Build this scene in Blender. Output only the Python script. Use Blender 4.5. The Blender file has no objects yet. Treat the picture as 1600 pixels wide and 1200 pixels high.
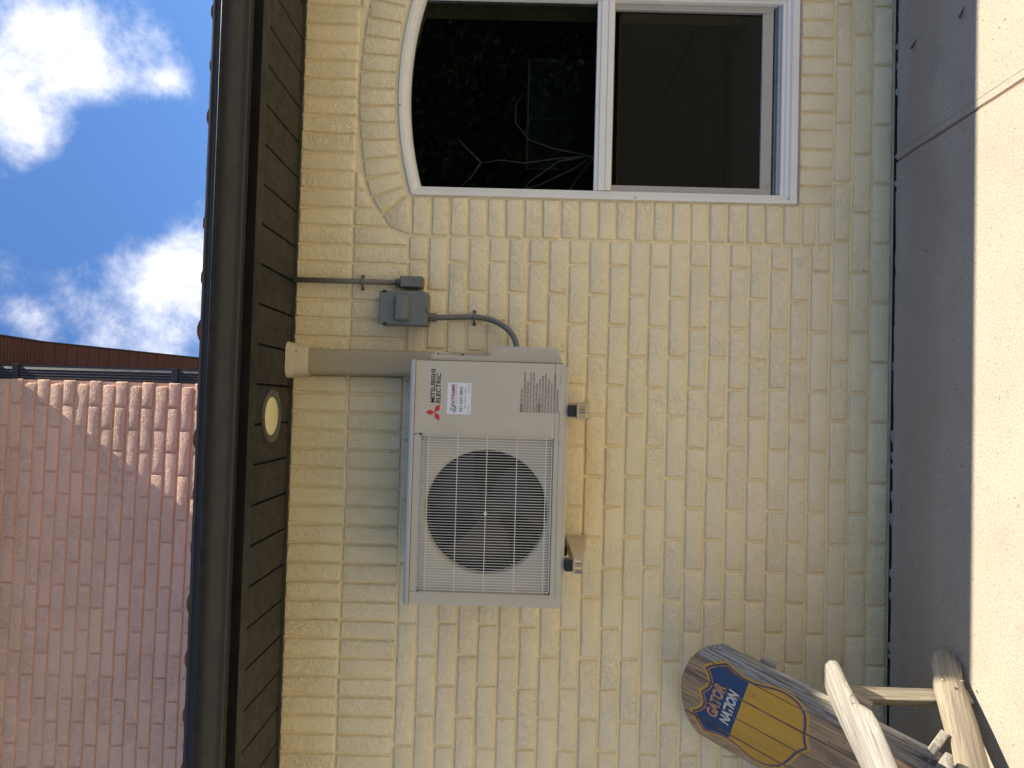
import bpy, bmesh, math, random
from mathutils import Vector, Matrix, noise
random.seed(7)
SC = bpy.context.scene
COL = SC.collection
V3 = Vector

# ------------------------------------------------------------------ camera (phone held on its side: the picture is rolled 90 degrees)
yaw, pitch, roll = -0.0278, -0.0086, 0.0277
ri = V3((math.cos(yaw), math.sin(yaw), 0)); fw = V3((-math.sin(yaw), math.cos(yaw), 0)); up = V3((0, 0, 1))
fw, up = fw*math.cos(pitch)-up*math.sin(pitch), up*math.cos(pitch)+fw*math.sin(pitch)
ri, up = ri*math.cos(roll)+up*math.sin(roll), up*math.cos(roll)-ri*math.sin(roll)
cd = bpy.data.cameras.new('camera'); cam = bpy.data.objects.new('camera', cd); COL.objects.link(cam)
M = Matrix.Identity(4)
for r in range(3):
    M[r][0] = -up[r]; M[r][1] = ri[r]; M[r][2] = -fw[r]
M[0][3], M[1][3], M[2][3] = 0, -2.71, 1.42
cam.matrix_world = M
cd.sensor_width = 36; cd.lens = 1109/1600*36; cd.clip_start = .05; cd.clip_end = 2000
SC.camera = cam

# ------------------------------------------------------------------ light
SUNV = V3((.71, -.018, 1.0)).normalized()      # towards the sun
W = bpy.data.worlds.new('World'); SC.world = W; W.use_nodes = True
nt = W.node_tree; nt.nodes.clear(); N = nt.nodes; L = nt.links
out = N.new('ShaderNodeOutputWorld'); bg = N.new('ShaderNodeBackground'); bg.inputs[1].default_value = .06
sky = N.new('ShaderNodeTexSky'); sky.sky_type = 'NISHITA'; sky.sun_disc = False
sky.sun_elevation = math.asin(SUNV.z); sky.sun_rotation = math.atan2(SUNV.x, SUNV.y)
sky.air_density = 1.0; sky.dust_density = .5; sky.ozone_density = 2.2
tc = N.new('ShaderNodeTexCoord')
def wmath(op, a, b=None, c=None):
    m = N.new('ShaderNodeMath'); m.operation = op
    for i, v in enumerate((a, b, c)):
        if v is None: continue
        if hasattr(v, 'links'): L.new(v, m.inputs[i])
        else: m.inputs[i].default_value = v
    return m.outputs[0]
n1 = N.new('ShaderNodeTexNoise'); n1.inputs['Scale'].default_value = 9; n1.inputs['Detail'].default_value = 9; n1.inputs['Roughness'].default_value = .66
n1.inputs['Distortion'].default_value = .12
L.new(tc.outputs['Generated'], n1.inputs['Vector'])
n2 = N.new('ShaderNodeTexNoise'); n2.inputs['Scale'].default_value = 2.3; n2.inputs['Detail'].default_value = 2
L.new(tc.outputs['Generated'], n2.inputs['Vector'])
acc = wmath('MULTIPLY', wmath('SUBTRACT', n2.outputs[0], .43), 1.2)
clouds = [((.30, .74, .60), .10, .34), ((.376, .772, .513), .135, .40), ((.301, .782, .545), .10, .38), ((.36, .757, .558), .10, .36), ((.372, .80, .47), .10, .16), ((.373, .822, .431), .08, .26), ((.40, .80, .44), .07, .26),
          ((.133, .882, .452), .13, .42), ((.075, .879, .472), .12, .40), ((.174, .885, .431), .12, .42), ((.21, .885, .41), .08, .36), ((.095, .85, .52), .07, .34), ((.072, .823, .562), .06, .36), ((.059, .86, .505), .08, .30),
          ((.55, .70, .45), .18, .35), ((-.3, .80, .52), .25, .35), ((.2, -.8, .55), .35, .35), ((-.7, -.2, .6), .3, .35), ((.75, -.45, .4), .3, .33)]
for (c, r, a) in clouds:
    d = N.new('ShaderNodeVectorMath'); d.operation = 'DISTANCE'; L.new(tc.outputs['Generated'], d.inputs[0]); d.inputs[1].default_value = c
    mr = N.new('ShaderNodeMapRange'); mr.interpolation_type = 'SMOOTHSTEP'
    L.new(d.outputs['Value'], mr.inputs['Value']); mr.inputs['From Min'].default_value = r*1.15; mr.inputs['From Max'].default_value = r*.1
    mr.inputs['To Min'].default_value = 0; mr.inputs['To Max'].default_value = a
    acc = wmath('MAXIMUM', acc, mr.outputs[0])
for (c, r, a) in [((.265, .845, .475), .10, .45), ((.31, .86, .42), .06, .30), ((.20, .815, .54), .06, .35), ((.44, .86, .35), .1, .2)]:    # the clear gap between the two banks
    d = N.new('ShaderNodeVectorMath'); d.operation = 'DISTANCE'; L.new(tc.outputs['Generated'], d.inputs[0]); d.inputs[1].default_value = c
    mr = N.new('ShaderNodeMapRange'); mr.interpolation_type = 'SMOOTHSTEP'
    L.new(d.outputs['Value'], mr.inputs['Value']); mr.inputs['From Min'].default_value = r*1.2; mr.inputs['From Max'].default_value = r*.2
    mr.inputs['To Min'].default_value = 0; mr.inputs['To Max'].default_value = a
    acc = wmath('SUBTRACT', acc, mr.outputs[0])
dens = wmath('ADD', n1.outputs[0], acc)
ms = N.new('ShaderNodeMapRange'); ms.interpolation_type = 'SMOOTHSTEP'; L.new(dens, ms.inputs['Value'])
ms.inputs['From Min'].default_value = .60; ms.inputs['From Max'].default_value = 1.28
mx = N.new('ShaderNodeMix'); mx.data_type = 'RGBA'
L.new(ms.outputs[0], mx.inputs['Factor']); 
skm = N.new('ShaderNodeMix'); skm.data_type = 'RGBA'; skm.blend_type = 'MULTIPLY'; skm.inputs['Factor'].default_value = 1
L.new(sky.outputs[0], skm.inputs['A']); skm.inputs['B'].default_value = (.33, .465, .63, 1)
L.new(skm.outputs['Result'], mx.inputs['A']); mx.inputs['B'].default_value = (7.6, 7.1, 6.5, 1)
L.new(mx.outputs['Result'], bg.inputs[0]); L.new(bg.outputs[0], out.inputs[0])

sd = bpy.data.lights.new('sun', 'SUN'); sd.energy = 2.0; sd.angle = math.radians(.53); sd.color = (1, .91, .75)
sun = bpy.data.objects.new('sun', sd); COL.objects.link(sun); sun.rotation_euler = SUNV.to_track_quat('Z', 'Y').to_euler()
vs = SC.view_settings; vs.view_transform = 'Standard'; vs.look = 'None'; vs.gamma = 1; vs.use_curve_mapping = False; vs.exposure = 2.22

# ------------------------------------------------------------------ materials
def mat(name, col=(.5, .5, .5), rough=.6, metal=0, spec=.5):
    m = bpy.data.materials.new(name); m.use_nodes = True
    b = m.node_tree.nodes['Principled BSDF']
    b.inputs['Base Color'].default_value = (*col, 1); b.inputs['Roughness'].default_value = rough; b.inputs['Metallic'].default_value = metal
    b.inputs['Specular IOR Level'].default_value = spec
    return m
class G:
    """small node-graph helper"""
    def __init__(s, m): s.m = m; s.t = m.node_tree; s.n = s.t.nodes; s.l = s.t.links; s.b = s.n['Principled BSDF']
    def set(s, sock, v):
        if hasattr(v, 'links'): s.l.new(v, sock)
        else: sock.default_value = v
    def pos(s): return s.n.new('ShaderNodeNewGeometry').outputs['Position']
    def obj(s): return s.n.new('ShaderNodeTexCoord').outputs['Object']
    def rnd(s): return s.n.new('ShaderNodeObjectInfo').outputs['Random']
    def map(s, v, scale=(1, 1, 1), loc=(0, 0, 0)):
        m = s.n.new('ShaderNodeMapping'); s.l.new(v, m.inputs[0]); m.inputs['Scale'].default_value = scale
        s.set(m.inputs['Location'], loc); return m.outputs[0]
    def noise(s, v, sc, det=4, rough=.55, dist=0, norm=True):
        m = s.n.new('ShaderNodeTexNoise'); s.l.new(v, m.inputs['Vector']); m.inputs['Scale'].default_value = sc; m.inputs['Detail'].default_value = det
        m.inputs['Roughness'].default_value = rough; m.inputs['Distortion'].default_value = dist; return m.outputs['Fac']
    def voro(s, v, sc, feat='F1'):
        m = s.n.new('ShaderNodeTexVoronoi'); s.l.new(v, m.inputs['Vector']); m.inputs['Scale'].default_value = sc; m.feature = feat; return m.outputs['Distance']
    def ramp(s, v, a, b, ta=0, tb=1, smooth=True):
        m = s.n.new('ShaderNodeMapRange'); s.l.new(v, m.inputs['Value'])
        if smooth: m.interpolation_type = 'SMOOTHSTEP'
        for k, x in (('From Min', a), ('From Max', b), ('To Min', ta), ('To Max', tb)): s.set(m.inputs[k], x)
        return m.outputs[0]
    def math(s, op, a, b=0.0):
        m = s.n.new('ShaderNodeMath'); m.operation = op; s.set(m.inputs[0], a); s.set(m.inputs[1], b); return m.outputs[0]
    def mix(s, f, a, b, mode='MIX'):
        m = s.n.new('ShaderNodeMix'); m.data_type = 'RGBA'; m.blend_type = mode; s.set(m.inputs['Factor'], f)
        for k, c in (('A', a), ('B', b)): s.set(m.inputs[k], (*c, 1) if isinstance(c, tuple) and len(c) == 3 else c)
        return m.outputs['Result']
    def bump(s, h, dist, strength=1, nrm=None):
        m = s.n.new('ShaderNodeBump'); s.l.new(h, m.inputs['Height']); m.inputs['Distance'].default_value = dist; s.set(m.inputs['Strength'], strength)
        if nrm is not None: s.l.new(nrm, m.inputs['Normal'])
        return m.outputs[0]
    def color(s, c): s.set(s.b.inputs['Base Color'], c)
    def normal(s, n): s.l.new(n, s.b.inputs['Normal'])
    def rough(s, v): s.set(s.b.inputs['Roughness'], v)

def brick_paint(name, c1, c2, dirt, dist=.0022, joint=False, rough=.62):
    m = mat(name, c1, rough, spec=.35); g = G(m); p = g.pos()
    warp = g.noise(p, 30, 3, .5, 1.2)
    wrink = g.noise(g.map(p, (1, 1, 1)), 48, 2, .5, 2.2)      # creased flakes of thick paint
    ridge = g.math('ABSOLUTE', g.math('SUBTRACT', wrink, .5))
    ridge = g.ramp(ridge, 0, .07, 1, 0)
    pl = g.ramp(g.noise(p, 27, 2, .6, 1.6), .47, .55)            # plateaus where a skin of brick has spalled
    fine = g.noise(p, 260, 3, .6)
    h = g.math('ADD', g.math('MULTIPLY', ridge, .40), g.math('MULTIPLY', pl, .60))
    h = g.math('ADD', h, g.math('MULTIPLY', wrink, .5))
    if joint: st = .35
    else:
        st = g.ramp(g.rnd(), 0, 1, .75, 1.0, False)
        st = g.math('MULTIPLY', st, g.ramp(g.noise(p, 5.5, 2), .35, .6, .80, 1.1))
    nrm = g.bump(h, dist, st)
    nrm = g.bump(fine, .0003, .4, nrm)
    g.normal(nrm)
    col = g.mix(g.noise(p, 3.2, 4, .6), c1, c2)
    if not joint: col = g.mix(g.ramp(g.rnd(), 0, 1, 0, .05, False), col, dirt)
    specks = g.ramp(g.noise(p, 75, 2, .5), .74, .80)
    col = g.mix(g.math('MULTIPLY', specks, .45), col, dirt)
    streak = g.ramp(g.noise(g.map(p, (22, 1, 1.6)), 1, 5, .65), .60, .80, 0, .06)
    col = g.mix(streak, col, dirt)
    g.color(col); return m
M_BR = brick_paint('cream_painted_brick', (.89, .765, .495), (.87, .745, .475), (.66, .55, .36))
M_MO = brick_paint('cream_painted_mortar', (.89, .76, .485), (.86, .73, .455), (.56, .47, .30), .003, True)
M_PB = brick_paint('rose_painted_brick', (.88, .56, .40), (.86, .54, .375), (.62, .40, .31), .0040)
M_PM = brick_paint('rose_painted_mortar', (.78, .50, .36), (.73, .46, .33), (.34, .19, .13), .004, True)

def metal_paint(name, col, rough=.42, bump=.0004, var=.12):
    m = mat(name, col, rough); g = G(m); p = g.pos()
    g.color(g.mix(g.ramp(g.noise(p, 9, 5, .6), .35, .75, 0, 1), col, tuple(c*(1-var) for c in col)))
    g.rough(g.ramp(g.noise(p, 20, 4), .3, .7, rough-.06, rough+.1)); g.normal(g.bump(g.noise(p, 45, 2), bump)); return m
M_BRZ = metal_paint('dark_bronze_aluminium', (.008, .0075, .0075), .42)
M_SOF = metal_paint('dark_bronze_soffit', (.0185, .0172, .0165), .5, .0006, .4)
M_MAR = metal_paint('maroon_soffit_paint', (.11, .050, .062), .5)
M_DSP = metal_paint('charcoal_downspout_paint', (.034, .029, .031), .42)
M_AC = metal_paint('ivory_enamel', (.52, .475, .37), .42, .0001, .05)
M_ACW = metal_paint('pale_wire_coating', (.72, .69, .60), .4, .0001, .05)
M_DUCT = metal_paint('beige_plastic', (.43, .355, .22), .45, .0001, .08)
M_DUCTL = metal_paint('light_beige_plastic', (.58, .49, .34), .42, .0001, .06)
M_GRY = metal_paint('grey_enamel', (.180, .185, .165), .45, .0003, .12)
M_CDT = metal_paint('grey_conduit_plastic', (.165, .158, .140), .5, .0002, .12)
M_BLK = mat('black_void', (.006, .006, .006), .9)
M_FAN = mat('dark_fan_plastic', (.010, .010, .011), .4)
M_RUB = mat('black_rubber', (.02, .022, .026), .3)
M_STEEL = mat('galvanised_steel', (.55, .55, .53), .35, .9)
M_ZINC = mat('dull_screw', (.28, .25, .2), .4, .8)
M_WHT = metal_paint('white_vinyl', (.82, .79, .71), .38, .00015, .05)
M_GRB = metal_paint('grey_beige_aluminium', (.40, .375, .33), .45, .0002, .06)
M_CAULK = metal_paint('grey_caulk', (.36, .35, .33), .6, .002, .3)
M_LENS = mat('frosted_lens', (.86, .76, .40), .25)
M_INT = mat('dark_room', (.03, .027, .024), .9)
M_SILL = metal_paint('grey_green_sill', (.50, .52, .47), .5)
M_GREEN = mat('dull_green_strip', (.10, .16, .06), .9)
M_TWIG = mat('pale_mirrored_stem', (.34, .33, .29), .6)
M_MESH = mat('green_black_wire', (.06, .08, .085), .4)
M_RED = mat('red_print', (.55, .035, .03), .5)
M_INK = mat('black_print', (.02, .02, .022), .5)
M_INK2 = mat('faded_dark_print', (.15, .14, .125), .6)
M_STK = mat('white_sticker', (.72, .73, .75), .35)
M_SRED = mat('dark_red_print', (.32, .03, .04), .5)
M_SBLU = mat('blue_print', (.10, .22, .36), .5)

mt = mat('terracotta_tile', (.30, .085, .05), .55); g = G(mt); p = g.pos()
g.color(g.mix(g.ramp(g.noise(p, 14, 5, .65), .35, .7), (.34, .10, .06), (.17, .055, .04))); g.normal(g.bump(g.noise(p, 60, 4), .002)); M_TILE = mt

def concrete(name, base, dark):
    m = mat(name, base, .85, spec=.25); g = G(m); p = g.pos()
    c = g.mix(g.ramp(g.noise(p, 1.7, 6, .65), .35, .7), base, dark)
    c = g.mix(g.ramp(g.noise(p, 9, 5, .7), .5, .75, 0, .45), c, tuple(x*.72 for x in base))
    sand = g.noise(p, 130, 3, .7)
    c = g.mix(g.ramp(sand, .40, .60, .5, 0), c, tuple(x*.62 for x in base))
    peb = g.noise(p, 62, 2, .5)
    c = g.mix(g.ramp(peb, .62, .70, 0, .35), c, (.26, .19, .11))
    pit = g.ramp(g.noise(p, 34, 2, .4), .73, .77)
    c = g.mix(g.math('MULTIPLY', pit, .7), c, (.16, .13, .10))
    # damp-stained band that follows the wall, drifting in and out
    sep = g.n.new('ShaderNodeSeparateXYZ'); g.l.new(g.map(p), sep.inputs[0])
    wob = g.math('ADD', sep.outputs[1], g.math('MULTIPLY', g.noise(g.map(p, (1, .3, 1)), 2.2, 4, .6), .28))
    band = g.math('MULTIPLY', g.ramp(wob, -.20, -.08), g.ramp(wob, .02, .12, 1, 0))
    c = g.mix(g.math('MULTIPLY', band, .35), c, (.27, .22, .17))
    g.color(c)
    n = g.bump(sand, .0030, .8); n = g.bump(peb, .0012, .6, n); n = g.bump(g.noise(p, 6, 3), .004, .5, n); g.normal(n); return m
M_CON = concrete('sanded_concrete', (.48, .425, .34), (.42, .37, .295))
M_DIRT = mat('dark_soil', (.045, .038, .03), .95)
mg = mat('lawn', (.05, .08, .025), .95); g = G(mg); p = g.pos()
g.color(g.mix(g.noise(p, 6, 6, .7), (.035, .06, .018), (.085, .10, .04))); g.normal(g.bump(g.noise(p, 90, 3), .02)); M_LAWN = mg
ml = mat('hedge_leaf', (.035, .06, .02), .6); g = G(ml); g.color(g.mix(g.ramp(g.noise(g.pos(), 5, 4), .35, .65), (.02, .04, .012), (.16, .24, .09))); M_LEAF = ml

def wood(name, a, b, dk, streak=1.0, painty=0.0, rough=.8):
    """grain along local X"""
    m = mat(name, a, rough, spec=.25); g = G(m); o = g.obj()
    off = g.n.new('ShaderNodeCombineXYZ'); r = g.rnd()
    g.set(off.inputs[0], g.math('MULTIPLY', r, 9.0)); g.set(off.inputs[1], g.math('MULTIPLY', r, 5.0))
    va = g.n.new('ShaderNodeVectorMath'); va.operation = 'ADD'; g.l.new(o, va.inputs[0]); g.l.new(off.outputs[0], va.inputs[1]); v = va.outputs[0]
    gr = g.noise(g.map(v, (5, 95, 95)), 1, 6, .65, .8)
    big = g.noise(g.map(v, (2.2, 14, 14)), 1, 4, .6, .8)
    fine = g.noise(g.map(v, (12, 260, 260)), 1, 3, .6)
    c = g.mix(g.ramp(gr, .40, .58), a, tuple(x*.85 for x in b))
    crk = g.math('ABSOLUTE', g.math('SUBTRACT', g.noise(g.map(v, (1.6, 42, 42)), 1, 3, .5, .4), .5))
    crk = g.math('MULTIPLY', g.ramp(crk, .004, .012, 1, 0), g.ramp(g.noise(g.map(v, (3, 20, 20)), 1, 2), .48, .56))
    c = g.mix(g.ramp(big, .48, .62, 0, .9*streak), c, dk)
    c = g.mix(g.ramp(g.noise(g.map(v, (9, 36, 36)), 1, 3, .6, 1.0), .66, .72, 0, .75*streak), c, tuple(x*.45 for x in dk))
    c = g.mix(g.ramp(fine, .45, .75, 0, .35), c, tuple(x*.6 for x in a))
    c = g.mix(g.math('MULTIPLY', crk, .8), c, tuple(x*.3 for x in dk)); g.color(c); n = g.bump(gr, .0022, .9); n = g.bump(fine, .0008, .7, n); g.normal(n); return m
M_WARM = wood('pale_weathered_wood', (.40, .345, .26), (.33, .275, .20), (.27, .23, .18), .5)
M_SILV = wood('silver_weathered_wood', (.42, .395, .345), (.34, .31, .265), (.25, .225, .19), .55)
M_BACK = wood('streaked_back_board', (.56, .38, .21), (.40, .265, .15), (.15, .115, .085), .8)
M_BACK2 = wood('grey_streaked_back_board', (.50, .46, .40), (.30, .23, .155), (.10, .095, .09), 1.0)
def paintw(name, col, wear=.35):
    m = mat(name, col, .55, spec=.3); g = G(m); o = g.obj()
    gr = g.noise(g.map(o, (7, 90, 90)), 1, 5, .65, .5); big = g.noise(g.map(o, (3, 12, 12)), 1, 4, .6, .8)
    c = g.mix(g.ramp(big, .40, .68, 0, wear), col, tuple(x*.55+.02 for x in col))
    c = g.mix(g.ramp(gr, .58, .72, 0, .5), c, tuple(x*.6 for x in col))
    g.color(c); g.normal(g.bump(gr, .001, .6)); return m
M_GOLD = paintw('weathered_gold_paint', (.64, .34, .035)); M_NAVY = paintw('weathered_navy_paint', (.020, .060, .160), .3)
M_ORG = paintw('weathered_orange_paint', (.55, .22, .06)); M_OFFW = paintw('weathered_white_paint', (.62, .60, .52), .2)

mgl = bpy.data.materials.new('window_glass'); mgl.use_nodes = True; t = mgl.node_tree; t.nodes.clear()
o = t.nodes.new('ShaderNodeOutputMaterial'); mxs = t.nodes.new('ShaderNodeMixShader'); tr = t.nodes.new('ShaderNodeBsdfTransparent'); gl = t.nodes.new('ShaderNodeBsdfGlossy')
tr.inputs[0].default_value = (.55, .60, .56, 1); gl.inputs['Roughness'].default_value = .008; gl.inputs[0].default_value = (.95, 1, .98, 1)
fr = t.nodes.new('ShaderNodeFresnel'); fr.inputs[0].default_value = 1.48
t.links.new(fr.outputs[0], mxs.inputs[0]); t.links.new(tr.outputs[0], mxs.inputs[1]); t.links.new(gl.outputs[0], mxs.inputs[2]); t.links.new(mxs.outputs[0], o.inputs[0]); M_GLS = mgl

# ------------------------------------------------------------------ object helpers
WM = {}
def thing(name, loc, label, cat, group=None):
    o = bpy.data.objects.new(name, None); COL.objects.link(o); o.location = loc; o.empty_display_size = .05
    WM[o.name] = Matrix.Translation(loc); o['label'] = label; o['category'] = cat
    if group: o['group'] = group
    return o
def put(name, me, parent=None, mw=None, **props):
    """link a mesh under a parent; its vertices are in the frame mw (world if None)"""
    mw = mw or Matrix.Identity(4); o = bpy.data.objects.new(name, me); COL.objects.link(o)
    if parent is not None:
        o.parent = parent; o.matrix_local = WM[parent.name].inverted() @ mw
    else: o.matrix_world = mw
    WM[o.name] = mw
    for k, v in props.items(): o[k] = v
    return o
def mesh(verts, faces, m, smooth=False):
    me = bpy.data.meshes.new('mesh'); me.from_pydata([tuple(v) for v in verts], [], faces); me.materials.append(m)
    if smooth: me.polygons.foreach_set('use_smooth', [True]*len(me.polygons))
    me.update(); return me
class B:
    """collects pieces of one mesh"""
    def __init__(s): s.v = []; s.f = []
    def add(s, v, f):
        k = len(s.v); s.v += [tuple(x) for x in v]; s.f += [tuple(i+k for i in q) for q in f]; return s
    def box(s, x0, x1, y0, y1, z0, z1, c=0.0):
        """box, with its edges chamfered by c when c > 0"""
        if c <= 0:
            v = [(x, y, z) for x in (x0, x1) for y in (y0, y1) for z in (z0, z1)]
            return s.add(v, [(0, 1, 3, 2), (4, 6, 7, 5), (0, 4, 5, 1), (2, 3, 7, 6), (0, 2, 6, 4), (1, 5, 7, 3)])
        bm = bmesh.new(); bmesh.ops.create_cube(bm, size=1)
        for w in bm.verts: w.co = V3(((x0+x1)/2+w.co.x*(x1-x0), (y0+y1)/2+w.co.y*(y1-y0), (z0+z1)/2+w.co.z*(z1-z0)))
        bmesh.ops.bevel(bm, geom=bm.edges[:], offset=c, segments=2, profile=.5, affect='EDGES')
        bm.verts.index_update(); v = [w.co.copy() for w in bm.verts]; f = [[w.index for w in q.verts] for q in bm.faces]; bm.free(); return s.add(v, f)
    def prism(s, poly, a0, a1, plane='xz', c=0.0):
        """polygon extruded along the third axis from a0 to a1 (a0 = seen face, chamfered by c)"""
        def P(u, w, a): return {'xz': (u, a, w), 'xy': (u, w, a), 'yz': (a, u, w)}[plane]
        n = len(poly)
        if c > 0:
            sg = 1 if a1 > a0 else -1
            rings = [(c, a0), (0, a0+sg*c)]
        else: rings = [(0, a0)]
        rings.append((0, a1)); v = []; f = []
        for ins, a in rings:
            q = inset(poly, ins) if ins else poly
            v += [P(u, w, a) for u, w in q]
        R = len(rings)
        for k in range(R-1):
            for i in range(n):
                j = (i+1) % n; f.append((k*n+i, k*n+j, (k+1)*n+j, (k+1)*n+i))
        f.append(tuple(range(n))[::-1]); f.append(tuple((R-1)*n+i for i in range(n)))
        return s.add(v, f)
    def tube(s, pts, r, seg=8, cap=True, closed=False):
        pts = [V3(p) for p in pts]; n = len(pts); k = len(s.v); prev = None
        for i, p in enumerate(pts):
            a = pts[i-1] if (i > 0 or closed) else p; b = pts[(i+1) % n] if (i < n-1 or closed) else p
            t_ = (b-a).normalized()
            u = prev.cross(t_).cross(prev) if False else (t_.cross(V3((0, 0, 1))) if abs(t_.z) < .9 else t_.cross(V3((0, 1, 0))))
            if prev is not None:
                u = prev - t_*prev.dot(t_)
            u.normalize(); w = t_.cross(u); prev = u
            rr = r[i] if isinstance(r, (list, tuple)) else r
            for q in range(seg):
                an = 2*math.pi*q/seg; s.v.append(tuple(p+u*math.cos(an)*rr+w*math.sin(an)*rr))
        for i in range(n if closed else n-1):
            for q in range(seg):
                a = k+i*seg+q; b = k+i*seg+(q+1) % seg; c = k+((i+1) % n)*seg+(q+1) % seg; d = k+((i+1) % n)*seg+q; s.f.append((a, b, c, d))
        if cap and not closed:
            s.f.append(tuple(k+q for q in range(seg))[::-1]); s.f.append(tuple(k+(n-1)*seg+q for q in range(seg)))
        return s
    def disc_ring(s, cx, cz, prof, seg=48):
        """surface of revolution about the Y axis; prof = [(radius, y)...]"""
        k = len(s.v)
        for r, y in prof:
            for q in range(seg): an = 2*math.pi*q/seg; s.v.append((cx+r*math.cos(an), y, cz+r*math.sin(an)))
        for i in range(len(prof)-1):
            for q in range(seg): s.f.append((k+i*seg+q, k+i*seg+(q+1) % seg, k+(i+1)*seg+(q+1) % seg, k+(i+1)*seg+q))
        return s
    def me(s, m, smooth=False):
        me = mesh(s.v, s.f, m); bm = bmesh.new(); bm.from_mesh(me); bmesh.ops.recalc_face_normals(bm, faces=bm.faces[:]); bm.to_mesh(me); bm.free()
        if smooth: me.polygons.foreach_set('use_smooth', [True]*len(me.polygons))
        return me
def inset(poly, d):
    n = len(poly); A = sum(poly[i][0]*poly[(i+1) % n][1]-poly[(i+1) % n][0]*poly[i][1] for i in range(n)); sg = 1 if A > 0 else -1; outp = []
    for i in range(n):
        p0 = V3((*poly[i-1], 0)); p1 = V3((*poly[i], 0)); p2 = V3((*poly[(i+1) % n], 0))
        e1 = (p1-p0).normalized(); e2 = (p2-p1).normalized(); n1_ = V3((-e1.y, e1.x, 0))*sg; n2_ = V3((-e2.y, e2.x, 0))*sg
        bsc = n1_+n2_; k = max(bsc.dot(n1_), .5); q = p1+bsc*(d/k); outp.append((q.x, q.y))
    return outp
def smooth_by_angle(me, deg=35):
    me.polygons.foreach_set('use_smooth', [True]*len(me.polygons))
    try: me.set_sharp_from_angle(angle=math.radians(deg))
    except Exception: pass
    return me
def text(name, body, org, xa, ua, w, h, m, parent, bold=0.0, align='LEFT', off=0.0, shear=0.0, spacing=1.0, mw=None, **props):
    """lettering fitted to the box w x h whose lower left corner is org"""
    cu = bpy.data.curves.new('t', 'FONT'); cu.body = body; cu.offset = bold; cu.align_x = align; cu.shear = shear; cu.space_line = .95; cu.space_character = spacing; cu.resolution_u = 3
    ob = bpy.data.objects.new('t', cu); me = bpy.data.meshes.new_from_object(ob); bpy.data.objects.remove(ob)
    xs = [v.co.x for v in me.vertices]; ys = [v.co.y for v in me.vertices]; x0, x1, y0, y1 = min(xs), max(xs), min(ys), max(ys)
    xa, ua, org = V3(xa), V3(ua), V3(org); nn = xa.cross(ua)
    sx = w/(x1-x0) if w else h/(y1-y0)
    inv = mw.inverted() if mw else Matrix.Identity(4)
    for v in me.vertices: v.co = inv @ (org+xa*((v.co.x-x0)*sx)+ua*((v.co.y-y0)*h/(y1-y0))+nn*off)
    me.materials.clear(); me.materials.append(m); return put(name, me, parent, mw, **props)
def structure(name, me, **p):
    o = put(name, me, None, None, **p); o['kind'] = 'structure'; return o

# ------------------------------------------------------------------ ground
structure('ground', mesh([(-400, -400, -.06), (400, -400, -.06), (400, 400, -.06), (-400, 400, -.06)], [(0, 1, 2, 3)], M_LAWN))
pat = structure('patio', B().box(-9.0, 9.0, -8.2, .30, -.055, -.030).me(M_DIRT))
def slab(x0, x1, ya=-2.20, yz=-.0125):
    n = 60; pts = []
    rn = lambda x, s_: noise.noise(V3((x*9, s_, 0)))*.0030+noise.noise(V3((x*35, s_, 3)))*.0020
    for i in range(n+1): x = x0+(x1-x0)*i/n; pts.append((x, ya+rn(x, 1)))
    for i in range(1, 40): y = ya+(yz-ya)*i/40; pts.append((x1+rn(y, 5)*1.2, y))
    for i in range(n+1): x = x1-(x1-x0)*i/n; pts.append((x, yz+rn(x*2, 9)*2.2+noise.noise(V3((x*2.2, 4, 4)))*.004))
    for i in range(1, 40): y = yz+(ya-yz)*i/40; pts.append((x0+rn(y, 15)*1.2, y))
    return B().prism(pts, 0.0, -.03, 'xy', .003).me(M_CON)
for x0, x1 in ((-8.9, -4.9), (-4.89, -1.86), (-1.85, .962), (.971, 3.2), (3.21, 6.0), (6.01, 8.9)):
    for ya, yz in ((-2.2, -.0125), (-5.2, -2.212), (-8.1, -5.212)): put('slab', slab(x0, x1, ya, yz), pat)
put('joint_sand', B().box(.958, .976, -8.0, -.021, -.029, -.0045).me(mat('rusty_sand', (.24, .15, .09), .95)), pat)
put('gap_shade_strip', B().box(-3.5, 6.0, -.0215, -.0012, -.0295, -.012).box(-3.5, 6.0, -.0012, .0098, -.03, -.003).me(mat('gap_shade_black', (.018, .017, .015), .95)), pat)  # black strips stand in for the shade down in the slab gap
put('tooled_edge', B().box(.998, 1.0005, -2.19, -.02, .0002, .0012).me(M_CON), pat)
# crumbly sealant in the gap between slab and wall, thicker to the right
sb = B(); x = -2.2
while x < 2.3:
    w_ = random.uniform(.012, .06); 
    if random.random() < .42:
        y1 = -.0005; y0 = -.020-random.random()*.006; z1 = random.uniform(-.006, .0045)
        pl = [(x, y0+random.uniform(0, .004)), (x+w_*.5, y0+random.uniform(-.002, .004)), (x+w_, y0+random.uniform(0, .004)), (x+w_*.9, y1-random.uniform(.002, .006)), (x+w_*.4, y1-random.uniform(.001, .006))]
        sb.prism(pl, z1, -.028, 'xy', .0015)
    x += w_+random.uniform(.001, .01)
put('sealant', sb.me(M_CAULK), pat, kind='stuff')
gs = B()
for i in range(260):
    x_ = random.uniform(-1.6, 1.8); y_ = -abs(random.gauss(0, .45))-.02; r_ = random.uniform(.0008, .0022)
    gs.add([(x_+r_*math.cos(a)*random.uniform(.7, 1.4), y_+r_*math.sin(a), .0003) for a in (0, 1.2, 2.5, 3.8, 5)]+[(x_, y_, r_*1.2)], [(0, 1, 5), (1, 2, 5), (2, 3, 5), (3, 4, 5), (4, 0, 5)])
gr = put('grit', gs.me(mat('brown_grit', (.13, .10, .07), .9)), pat, kind='stuff')
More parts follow.
